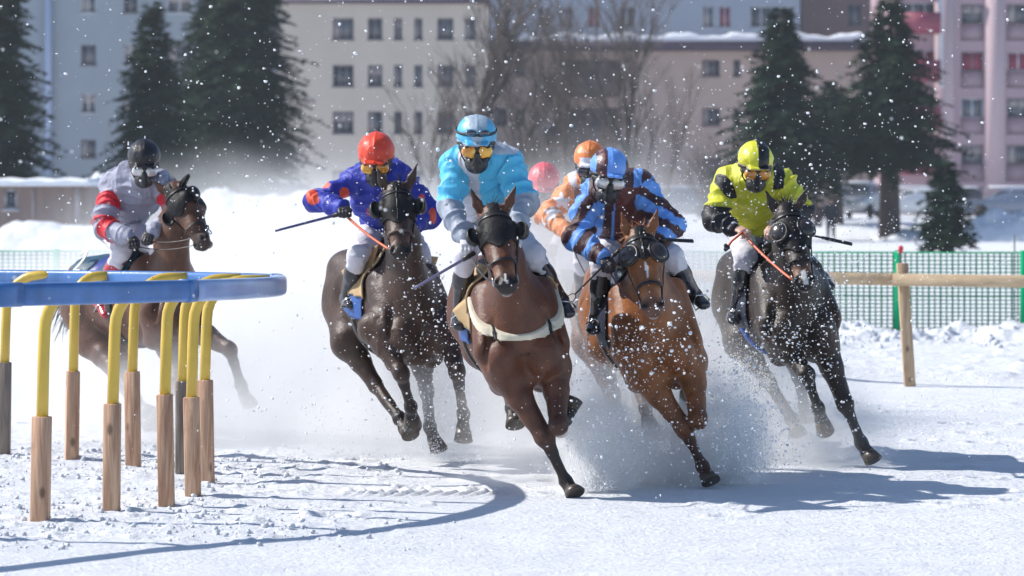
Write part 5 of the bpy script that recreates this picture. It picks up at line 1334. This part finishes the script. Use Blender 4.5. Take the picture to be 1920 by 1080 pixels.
rF = rider('jockey in orange silks with white stars partly hidden behind the striped jockey', 25.9, dict(head=(1106, 312, 0), yaw=-5, pitch=16, hs=1.05, shL=(1082, 350, .15), shR=(1158, 350, .2), elL=(1026, 403, .1), elR=(1195, 410, .1),
    wrL=(1066, 440, -.2), wrR=(1150, 445, -.2), hipL=(1110, 440, .6), hipR=(1160, 440, .6), knL=(1095, 485, .12), knR=(1190, 480, .12), anL=(1090, 560, .42), anR=(1210, 560, .42), toL=(1085, 580, .28), toR=(1220, 575, .28)), jF, hel_F, lens=LENS_D, gloves=GLOVE_W, h=.010)
rG = rider('jockey with a pink helmet blurred by snow between the light blue and orange jockeys', 29.5, dict(head=(1020, 350, 0), yaw=0, pitch=30, hs=1.15, shL=(985, 385, .15), shR=(1055, 385, .2), elL=(970, 430, .1), elR=(1075, 430, .1),
    wrL=(1000, 460, -.2), wrR=(1040, 460, -.2), hipL=(1000, 445, .6), hipR=(1040, 445, .6), knL=(985, 480, .12), knR=(1060, 480, .12), anL=(980, 555, .42), anR=(1075, 555, .42), toL=(975, 570, .28), toR=(1080, 570, .28)), jG, hel_G, lens=LENS_D, h=.012)

# stiff tan saddle flaps
def flap(hr, pts, m=None):
    q = [Vector(p) for p in pts]; n = (q[1] - q[0]).cross(q[2] - q[0]).normalized(); V = []; k = 6
    def bil(u_, w_): a = q[0] * (1 - u_) + q[1] * u_; b = q[3] * (1 - u_) + q[2] * u_; return a * (1 - w_) + b * w_ + n * .03 * math.sin(u_ * 3.1) * (w_ - .3)
    for sgn in (0, 1):
        for i in range(k + 1):
            for j in range(k + 1): V.append(bil(i / k, j / k) + n * .012 * sgn)
    o = (k + 1) ** 2; Fc = []
    for i in range(k):
        for j in range(k): a = i * (k + 1) + j; Fc += [[a, a + 1, a + k + 2, a + k + 1], [a + o + k + 1, a + o + k + 2, a + o + 1, a + o]]
    bd = [j for j in range(k)] + [i * (k + 1) + k for i in range(k)] + [k * (k + 1) + j for j in range(k, 0, -1)] + [i * (k + 1) for i in range(k, 0, -1)]
    for a, b in zip(bd, bd[1:] + bd[:1]): Fc.append([b, a, a + o, b + o])
    return mesh_obj('saddle_flap', V, Fc, m or TAN, hr['root'], True)
flap(hA, [P(640, 508, DA + .30), P(708, 458, DA + .18), P(692, 528, DA + .12), P(667, 566, DA + .28)])
flap(hA, [P(790, 478, DA + .18), P(822, 482, DA + .25), P(814, 508, DA + .25), P(797, 503, DA + .18)])
flap(hB, [P(848, 582, DB + .30), P(880, 555, DB + .15), P(880, 625, DB + .12), P(866, 612, DB + .25)])
flap(hB, [P(1008, 518, DB + .15), P(1048, 532, DB + .25), P(1040, 550, DB + .25), P(1022, 543, DB + .15)])
# whips and reins
whip('long whip held out to the left by the blue and orange jockey', [P(650, 398, DA - .30), P(516, 433, DA - .35)], .010, .008, WHIPM2)
whip('slim whip slanting down left from the hand of the light blue jockey', [P(890, 474, DB - .30), P(776, 541, DB - .45)], .010, .008, mat('whip_shaft_grey', (.16, .15, .24), rough=.25))
whip('whip with a small loop slanting down left from the striped jockey', [P(1168, 462, DC - .28), P(1078, 552, DC - .35)], .008, .005, WHIPM, loop=True)
whip('short flat whip pointing right from the far hand of the striped jockey', [P(1236, 449, DC - .26), P(1300, 452, DC - .2)], .008, .007, WHIPM, flap=.18)
whip('flat whip pointing right from behind the head of the black horse', [P(1462, 428, DD - .22), P(1598, 458, DD - .15)], .007, .007, WHIPM, flap=.22)
def grip(r, A): return r['H'][A + 'g']
for hr, rr, m in ((hA, rA, RED_REIN), (hB, rB, LEATHER), (hC, rC, mat('maroon_rein', (.13, .03, .03), rough=.4)), (hD, rD, RED_REIN), (hE, rE, LEATHER), (hF, rF, LEATHER), (hG, rG, LEATHER)):
    for A, q in (('L', -1), ('R', 1)):
        g = Vector(grip(rr, A)); e = Vector(hr['Hd'](.485, -.03, q * .068)); mid = (g + e) / 2 + Vector((0, 0, -.03 if m is RED_REIN else -.07))
        rein(hr, [g, mid, e], m, .009 if m is RED_REIN else .006)
    # neck strap hanging under the neck
    a = Vector(hr['T'](-.05, .14, -.13)); b = Vector(hr['T'](-.05, .14, .13)); n_ = 18
    rein(hr, [a, Vector(hr['T'](.55, -.36, 0)), b], LEATHER, .005, 'neck_strap')
# orange and black loop of spare rein held by the yellow jockey
g = Vector(grip(rD, 'L')); MB().tube([g, P(1392, 436, DD - .32), P(1372, 452, DD - .33), P(1364, 464, DD - .33)], .008, 6).build('rein_end', RED_REIN, hD['root'], smooth=True)
e = Solid(.005)
for i in range(6): e.ball(V3(P(1362 + 3 * math.cos(i * 2.1), 464 + 4 * math.sin(i * 2.1), DD - .33 + .01 * math.sin(i * 3))), (.013, .013, .013), k=.006, c=(0, 0, 0))
e.field(.01); v, f_ = e.surf(); mesh_obj('rein_knot', v, f_, LEATHER, hD['root'])

# white marks on the black gloves of the grey jockey
wr, fw, nn, sd = rE['H']['L']; fw_, sd_ = Vector(nrm(fw)), Vector((0, 0, 1)); sd_ = (sd_ - fw_ * sd_.dot(fw_)).normalized(); nrm_out = fw_.cross(sd_); nrm_out = nrm_out if nrm_out.y < 0 else -nrm_out
o = Vector(wr) + fw_ * .02 + nrm_out * .030
for strokes in ([((0, -.012), (0, .012)), ((.018, -.012), (.018, .012)), ((0, 0), (.018, 0))], [((.026, .012), (.026, -.008)), ((.026, -.008), (.036, -.013)), ((.036, -.013), (.044, -.008)), ((.044, -.008), (.044, .012))], [((-.005, -.022), (.02, -.026)), ((.025, -.022), (.045, -.026))]):
    mb = MB()
    for (a, b), (c, d) in strokes: mb.tube([o + fw_ * a + sd_ * b, o + fw_ * c + sd_ * d], .0028, 5)
    mb.build('glove_lettering', GLOVE_W, [c_ for c_ in rE['root'].children if c_.name.startswith('glove')][0])
# number two on the quarter cloth of the brown horse
t2 = bpy.data.curves.new('cloth_number', 'FONT'); t2.body = '2'; t2.size = .30; t2.extrude = .003; t2.align_x = 'CENTER'; t2.align_y = 'CENTER'
to = bpy.data.objects.new('cloth_number', t2); COL.objects.link(to); to.parent = hE['root']
side = -Vector(hE['s']); upv = Vector(hE['u']); fv = Vector(hE['f'])
zc = (-side).normalized() * -1; nz = Vector(hE['s']) if hE['s'][1] < 0 else -Vector(hE['s'])
nz = (nz + upv * .55).normalized(); xv = (fv - nz * fv.dot(nz)).normalized(); yv = nz.cross(xv)
to.matrix_world = Matrix.Translation(Vector(hE['T'](-.95, .12, 0)) + nz * .305) @ Matrix((xv, yv, nz)).transposed().to_4x4()
t2.materials.append(mat('number_white', (.7, .72, .6), rough=.5))
bpy.context.view_layer.update(); dg = bpy.context.evaluated_depsgraph_get(); me2 = bpy.data.meshes.new_from_object(to.evaluated_get(dg)); mw = to.matrix_world.copy()
bpy.data.objects.remove(to); to = bpy.data.objects.new('cloth_number', me2); COL.objects.link(to); to.parent = hE['root']; to.matrix_world = mw

# ------------------------------------------------------------------ spectator by the cars
def spectator(px, D, H, label, c1, c2):
    r = bx(D)(px); S = Solid(.02); b = np.array([r, D, 0.])
    def q(x, y, z): return b + np.array([x, y, z]) * H / 1.75
    for s in (-1, 1):
        S.cap(q(s * .09, 0, .9), q(s * .11, 0, .48), .095, .07, k=.04, c=c2); S.cap(q(s * .11, 0, .48), q(s * .12, .02, .08), .07, .05, k=.03, c=c2); S.cap(q(s * .12, .02, .05), q(s * .13, -.12, .04), .05, .04, k=.02, c=(.02, .02, .02))
        S.cap(q(s * .20, 0, 1.40), q(s * .26, .02, 1.12), .07, .055, k=.04, c=c1); S.cap(q(s * .26, .02, 1.12), q(s * .20, -.14, .92), .055, .04, k=.03, c=c1); S.ball(q(s * .19, -.17, .88), (.04, .03, .05), k=.02, c=(.5, .32, .25))
    S.cap(q(0, 0, 1.40), q(0, 0, .92), (.20, .13), (.17, .13), (1, 0, 0), k=.05, c=c1); S.cap(q(0, 0, 1.4), q(0, -.01, 1.55), .07, .055, k=.03, c=(.5, .32, .25))
    S.ball(q(0, -.01, 1.64), (.078, .095, .11), (1, 0, 0), k=.02, c=(.5, .32, .25)); S.ball(q(0, .02, 1.69), (.088, .10, .085), (1, 0, 0), k=.01, c=(.03, .025, .02))
    S.field(); v, f_ = S.surf(); o = mesh_obj('person', v, f_, mat('plain_clothes', (1, 1, 1), rough=.8, vcol=True), None, True, S.colours(v)); tag(o, label, 'person', 'people standing by the parked cars')
spectator(1558, 150, 1.75, 'person in dark winter clothes standing left of the silver off-road car', (.03, .035, .05), (.02, .02, .03))
spectator(1533, 156, 1.62, 'smaller person in dark clothes partly hidden by the spruce left of the silver car', (.06, .04, .05), (.02, .02, .03))
# ------------------------------------------------------------------ flying snow
def flakes():
    r = np.random.default_rng(5); pos = []; siz = []
    def add(n, cx, cy, cd, sx, sy, sd, s0=.0022, s1=.0055, pw=2.2, lognorm=True):
        px = r.normal(cx, sx, n); py = r.normal(cy, sy, n); d = r.normal(cd, sd, n)
        for a, b, c in zip(px, py, d):
            c = max(c, 16.0); p = P(a, b, c)
            if p.z < .02: continue
            pos.append(p); siz.append(s0 + (s1 - s0) * r.random() ** pw)
    def uni(n, x0, x1, y0, y1, d0, d1, s0, s1, pw):
        for _ in range(n):
            p = P(r.uniform(x0, x1), r.uniform(y0, y1), r.uniform(d0, d1))
            if p.z < .02: continue
            pos.append(p); siz.append(s0 + (s1 - s0) * r.random() ** pw)
    uni(70, 0, 1900, -20, 560, 12, 15.5, .0028, .0055, 1.5)
    uni(1900, -60, 1980, -40, 620, 19, 27, .0018, .008, 4)
    uni(420, 100, 1750, -40, 420, 20, 26, .003, .011, 3)
    add(650, 1000, 330, 23.5, 330, 90, 2.0, .0018, .006, 3)
    # sprays thrown on the legs and breasts
    add(520, 800, 600, 23.4, 60, 80, .5, .0022, .0085, 3.2)
    add(420, 1215, 650, 21.6, 62, 45, .4, .0022, .011, 3.4)
    add(560, 1430, 650, 23.4, 65, 75, .5, .0022, .010, 3.4)
    add(600, 1400, 720, 23.2, 60, 60, .5, .0022, .007, 3)
    add(500, 1530, 640, 23.0, 45, 100, .5, .0022, .0065, 3)
    add(700, 1600, 480, 23.5, 110, 60, 1.2, .002, .006, 3)
    add(800, 1300, 350, 24, 120, 90, 1.5, .002, .006, 3)
    add(900, 1120, 800, 22.2, 80, 60, .4, .002, .008, 3)
    add(1200, 1370, 820, 22.5, 70, 50, .5, .002, .008, 3)
    add(500, 860, 760, 23.4, 50, 60, .5, .002, .006, 3)
    add(700, 600, 760, 23.5, 180, 80, 1.2, .002, .008, 3.2)
    add(300, 1600, 800, 23, 120, 60, 1, .002, .007, 3)
    ico = []
    t = (1 + 5 ** .5) / 2
    base = np.array([(-1, t, 0), (1, t, 0), (-1, -t, 0), (1, -t, 0), (0, -1, t), (0, 1, t), (0, -1, -t), (0, 1, -t), (t, 0, -1), (t, 0, 1), (-t, 0, -1), (-t, 0, 1)]) / math.hypot(1, t)
    fc = np.array([(0, 11, 5), (0, 5, 1), (0, 1, 7), (0, 7, 10), (0, 10, 11), (1, 5, 9), (5, 11, 4), (11, 10, 2), (10, 7, 6), (7, 1, 8), (3, 9, 4), (3, 4, 2), (3, 2, 6), (3, 6, 8), (3, 8, 9), (4, 9, 5), (2, 4, 11), (6, 2, 10), (8, 6, 7), (9, 8, 1)])
    n = len(pos); Pn = np.array([tuple(p) for p in pos]); sz = np.array(siz)
    st = r.uniform(.55, 1.5, (n, 1, 3)); jit = r.uniform(.75, 1.25, (n, 12, 1))
    V = Pn[:, None] + base[None] * sz[:, None, None] * st * jit
    Fc = (fc[None] + (np.arange(n) * 12)[:, None, None]).reshape(-1, 3)
    m = mat('flying_snow', (.93, .94, .96), rough=.5, noise=.03)
    o = mesh_obj('flying_snow', V.reshape(-1, 3), Fc, m, None, True); o['kind'] = 'stuff'
    o['label'] = 'white grains and lumps of snow flying around the horses'; o['category'] = 'snow'
flakes()
def plumes():
    """ragged jets of snow grains torn up by the hooves"""
    r = np.random.default_rng(21); Q = []; Sz = []
    def jets(src, dirs, n, L, spread, s0=.0016, s1=.006):
        src = np.array(src); d0 = np.array(dirs)
        for k in range(n):
            d = d0 + r.normal(0, 1, 3) * spread; ln = L * r.uniform(.45, 1.15); m = int(260 * r.uniform(.6, 1.4))
            t = r.random(m) ** 1.25; wob = r.normal(0, 1, 3) * .05
            p = src + r.normal(0, .06, 3) * [1, 1, .2] + d * (ln * t)[:, None] - np.array([0, 0, .18]) * (ln * t[:, None]) ** 2 + wob * np.sin(t * 5)[:, None] + r.normal(0, 1, (m, 3)) * (.012 + .05 * t)[:, None]
            Q.append(p); Sz.append(s0 + (s1 - s0) * r.random(m) ** 3.5)
    def at(px, py, D): return tuple(P(px, py, D))
    jets(at(1105, 925, 22.2), (.12, .25, .95), 44, .62, .30)
    jets(at(1150, 920, 22.4), (-.1, .25, .8), 22, .45, .3)
    jets(at(1370, 905, 22.8), (.18, .2, .9), 48, .50, .36)
    jets(at(1290, 905, 22.9), (-.5, .2, .7), 24, .42, .3)
    jets(at(1490, 870, 24.9), (-.1, .3, .5), 12, .40, .4)
    jets(at(1600, 880, 24.6), (-.4, .3, .4), 8, .35, .35)
    jets(at(860, 900, 24.6), (-.5, .3, .7), 14, .7, .35)
    jets(at(1180, 700, 23.4), (-.5, .2, .6), 10, .45, .35)
    jets(at(1420, 720, 24.6), (-.5, .2, .5), 12, .5, .35)
    jets(at(700, 900, 25.2), (-.6, .3, .7), 14, .9, .35)
    Q = np.concatenate(Q); Sz = np.concatenate(Sz); k = Q[:, 2] > .01; Q, Sz = Q[k], Sz[k]; n = len(Q)
    base = np.array([(1, 0, 0), (-1, 0, 0), (0, 1, 0), (0, -1, 0), (0, 0, 1), (0, 0, -1)]); fc = np.array([(0, 2, 4), (2, 1, 4), (1, 3, 4), (3, 0, 4), (2, 0, 5), (1, 2, 5), (3, 1, 5), (0, 3, 5)])
    V = Q[:, None] + base[None] * Sz[:, None, None] * r.uniform(.6, 1.4, (n, 6, 1))
    o = mesh_obj('snow_spray', V.reshape(-1, 3), (fc[None] + (np.arange(n) * 6)[:, None, None]).reshape(-1, 3), mat('flying_snow', (.93, .94, .96)), None, True); o['kind'] = 'stuff'
    o['label'] = 'ragged jets of snow torn up by the hooves'; o['category'] = 'snow spray'
plumes()
def crust():
    """loose snow crumbs lying on the ground by the rail"""
    r = np.random.default_rng(9); V = []; Fc = []
    t = (1 + 5 ** .5) / 2
    base = np.array([(-1, t, 0), (1, t, 0), (-1, -t, 0), (1, -t, 0), (0, -1, t), (0, 1, t), (0, -1, -t), (0, 1, -t), (t, 0, -1), (t, 0, 1), (-t, 0, -1), (-t, 0, 1)]) / math.hypot(1, t)
    fc = np.array([(0, 11, 5), (0, 5, 1), (0, 1, 7), (0, 7, 10), (0, 10, 11), (1, 5, 9), (5, 11, 4), (11, 10, 2), (10, 7, 6), (7, 1, 8), (3, 9, 4), (3, 4, 2), (3, 2, 6), (3, 6, 8), (3, 8, 9), (4, 9, 5), (2, 4, 11), (6, 2, 10), (8, 6, 7), (9, 8, 1)])
    n = 3600; x = r.uniform(-3.6, .2, n); y = r.uniform(18.4, 27, n)
    keep = (fbm(x * 1.5, y * 1.5, None, 3) > -.06) & (r.random(n) < np.clip((-x) / 2.2, .06, 1)); x, y = x[keep], y[keep]
    x = np.concatenate([x, r.uniform(3, 7, 500)]); y = np.concatenate([y, r.normal(45.3, .8, 500)])
    s = .004 + .017 * r.random(len(x)) ** 4; s[-500:] *= 2.6
    z = ground_h(x, y) + s * .35
    V = np.stack([x, y, z], -1)[:, None] + base[None] * s[:, None, None] * r.uniform(.6, 1.4, (len(x), 12, 1))
    Fc = (fc[None] + (np.arange(len(x)) * 12)[:, None, None]).reshape(-1, 3)
    o = mesh_obj('snow_crumbs', V.reshape(-1, 3), Fc, SNOW, None, True); o['kind'] = 'stuff'; o['label'] = 'small crumbs of snow crust lying on the track'; o['category'] = 'snow'
crust()
def cloud(name, c, rad, dens, nscale=1.2, contrast=.5, seed=0.0, soft=1.0, rot=0, label=None):
    m = bpy.data.materials.new('snow_dust'); m.use_nodes = True; nt = m.node_tree
    for n in list(nt.nodes): nt.nodes.remove(n)
    N = nt.nodes.new; L = nt.links.new; out = N('ShaderNodeOutputMaterial'); pv = N('ShaderNodeVolumePrincipled')
    pv.inputs['Color'].default_value = (1, 1, 1, 1); pv.inputs['Anisotropy'].default_value = 0.0
    tc = N('ShaderNodeTexCoord'); ln = N('ShaderNodeVectorMath'); ln.operation = 'LENGTH'
    wz = N('ShaderNodeTexNoise'); wz.inputs['Scale'].default_value = nscale * .9; wz.inputs['Detail'].default_value = 3; g0 = N('ShaderNodeNewGeometry'); L(g0.outputs['Position'], wz.inputs['Vector'])
    w0 = N('ShaderNodeVectorMath'); w0.operation = 'SUBTRACT'; w0.inputs[1].default_value = (.5, .5, .5); L(wz.outputs['Color'], w0.inputs[0])
    w1 = N('ShaderNodeVectorMath'); w1.operation = 'SCALE'; w1.inputs['Scale'].default_value = 1.1; L(w0.outputs[0], w1.inputs[0])
    w2 = N('ShaderNodeVectorMath'); w2.operation = 'ADD'; L(tc.outputs['Object'], w2.inputs[0]); L(w1.outputs[0], w2.inputs[1])
    w3 = N('ShaderNodeVectorMath'); w3.operation = 'LENGTH'; L(tc.outputs['Object'], w3.inputs[0]); w4 = N('ShaderNodeVectorMath'); w4.operation = 'LENGTH'; L(w2.outputs[0], w4.inputs[0])
    L(w2.outputs[0], ln.inputs[0])
    fo = N('ShaderNodeMapRange'); fo.interpolation_type = 'SMOOTHSTEP'; fo.inputs[1].default_value = 1.0; fo.inputs[2].default_value = 1.0 - soft; fo.inputs[3].default_value = 0; fo.inputs[4].default_value = 1; mxx = N('ShaderNodeMath'); mxx.operation = 'MAXIMUM'; L(w4.outputs['Value'], mxx.inputs[0]); L(w3.outputs['Value'], mxx.inputs[1]); L(mxx.outputs[0], fo.inputs[0])
    ge = N('ShaderNodeNewGeometry'); va = N('ShaderNodeVectorMath'); va.operation = 'ADD'; va.inputs[1].default_value = (seed, seed * 2, 0); L(ge.outputs['Position'], va.inputs[0])
    nz = N('ShaderNodeTexNoise'); nz.inputs['Scale'].default_value = nscale; nz.inputs['Detail'].default_value = 6; nz.inputs['Roughness'].default_value = .68; L(va.outputs[0], nz.inputs['Vector'])
    mr = N('ShaderNodeMapRange'); mr.inputs[1].default_value = .5 - .28 * (1 - contrast) - .05; mr.inputs[2].default_value = .5 + .28 * (1 - contrast) + .05; L(nz.outputs[0], mr.inputs[0])
    mu = N('ShaderNodeMath'); mu.operation = 'MULTIPLY'; L(fo.outputs[0], mu.inputs[0]); L(mr.outputs[0], mu.inputs[1])
    m2 = N('ShaderNodeMath'); m2.operation = 'MULTIPLY'; m2.inputs[1].default_value = dens; L(mu.outputs[0], m2.inputs[0]); L(m2.outputs[0], pv.inputs['Density']); L(pv.outputs[0], out.inputs['Volume'])
    bm = bmesh.new(); bmesh.ops.create_icosphere(bm, subdivisions=3, radius=1); me = bpy.data.meshes.new(name); bm.to_mesh(me); bm.free(); me.materials.append(m)
    o = bpy.data.objects.new(name, me); COL.objects.link(o); o.location = c; o.scale = rad; o.rotation_euler = (0, rot, 0); o['kind'] = 'stuff'; o['label'] = label or 'powder snow thrown up behind the galloping horses'; o['category'] = 'snow cloud'
    return o
if not globals().get('NOVOL'):
    cloud('snow_cloud', (-1.8, 31.0, .6), (3.2, 5.0, 1.85), 2.1, 1.0, .3, 1)
    cloud('snow_cloud', (.5, 30.0, .7), (2.3, 3.6, 1.85), 1.9, 1.1, .35, 2)
    cloud('snow_cloud', (-4.6, 36.0, .3), (3.4, 6.0, 1.35), 1.1, .9, .2, 12)
    cloud('snow_cloud', (-1.0, 38.0, .6), (4.2, 6.0, 1.7), .8, .8, .3, 16)
    cloud('snow_cloud', (-.9, 25.8, .25), (1.5, 1.1, 1.15), 4.0, 1.6, .4, 3)
    cloud('snow_cloud', (-2.3, 26.5, .10), (1.9, 1.0, .85), 4.0, 1.6, .3, 4)
    cloud('snow_cloud', (1.5, 25.4, .35), (1.3, 1.0, 1.0), 3.5, 1.5, .4, 5)
    cloud('snow_cloud', (-.02, 23.15, .28), (.55, .5, .70), 4.0, 2.4, .5, 11)
    cloud('snow_cloud', (.95, 23.55, .35), (.60, .5, .75), 7.0, 4.0, .65, 13)
    cloud('snow_cloud', (-.50, 25.0, .35), (.5, .5, .8), 4.0, 2.4, .4, 14)
    cloud('snow_cloud', (1.30, 22.95, .16), (.42, .42, .66), 11.0, 5.5, .88, 7, soft=.5)
    cloud('snow_cloud', (.52, 22.5, .12), (.32, .36, .74), 10.0, 7.0, .88, 8, soft=.5)
    cloud('snow_cloud', (.85, 22.9, .05), (.8, .4, .5), 16.0, 5.5, .75, 6, soft=.7)
    cloud('snow_cloud', (2.0, 24.7, .15), (.9, .8, .5), 4.0, 2.4, .5, 9)
    cloud('snow_cloud', (.3, 26.3, 1.3), (1.4, 1.4, .95), 1.0, 1.5, .5, 10)
    cloud('snow_cloud', (1.2, 25.5, 1.2), (.8, .9, .8), .8, 1.7, .5, 15)
    # thin cold haze over the frozen lake
    hz = bpy.data.materials.new('haze'); hz.use_nodes = True; nt = hz.node_tree
    for n in list(nt.nodes): nt.nodes.remove(n)
    out = nt.nodes.new('ShaderNodeOutputMaterial'); pv = nt.nodes.new('ShaderNodeVolumePrincipled'); pv.inputs['Color'].default_value = (.86, .92, 1, 1); pv.inputs['Density'].default_value = .00025; pv.inputs['Anisotropy'].default_value = .2
    nt.links.new(pv.outputs[0], out.inputs['Volume'])
    o = MB().box(-60, 60, -5, 285, -1.6, 26).build('haze', hz); o['kind'] = 'stuff'
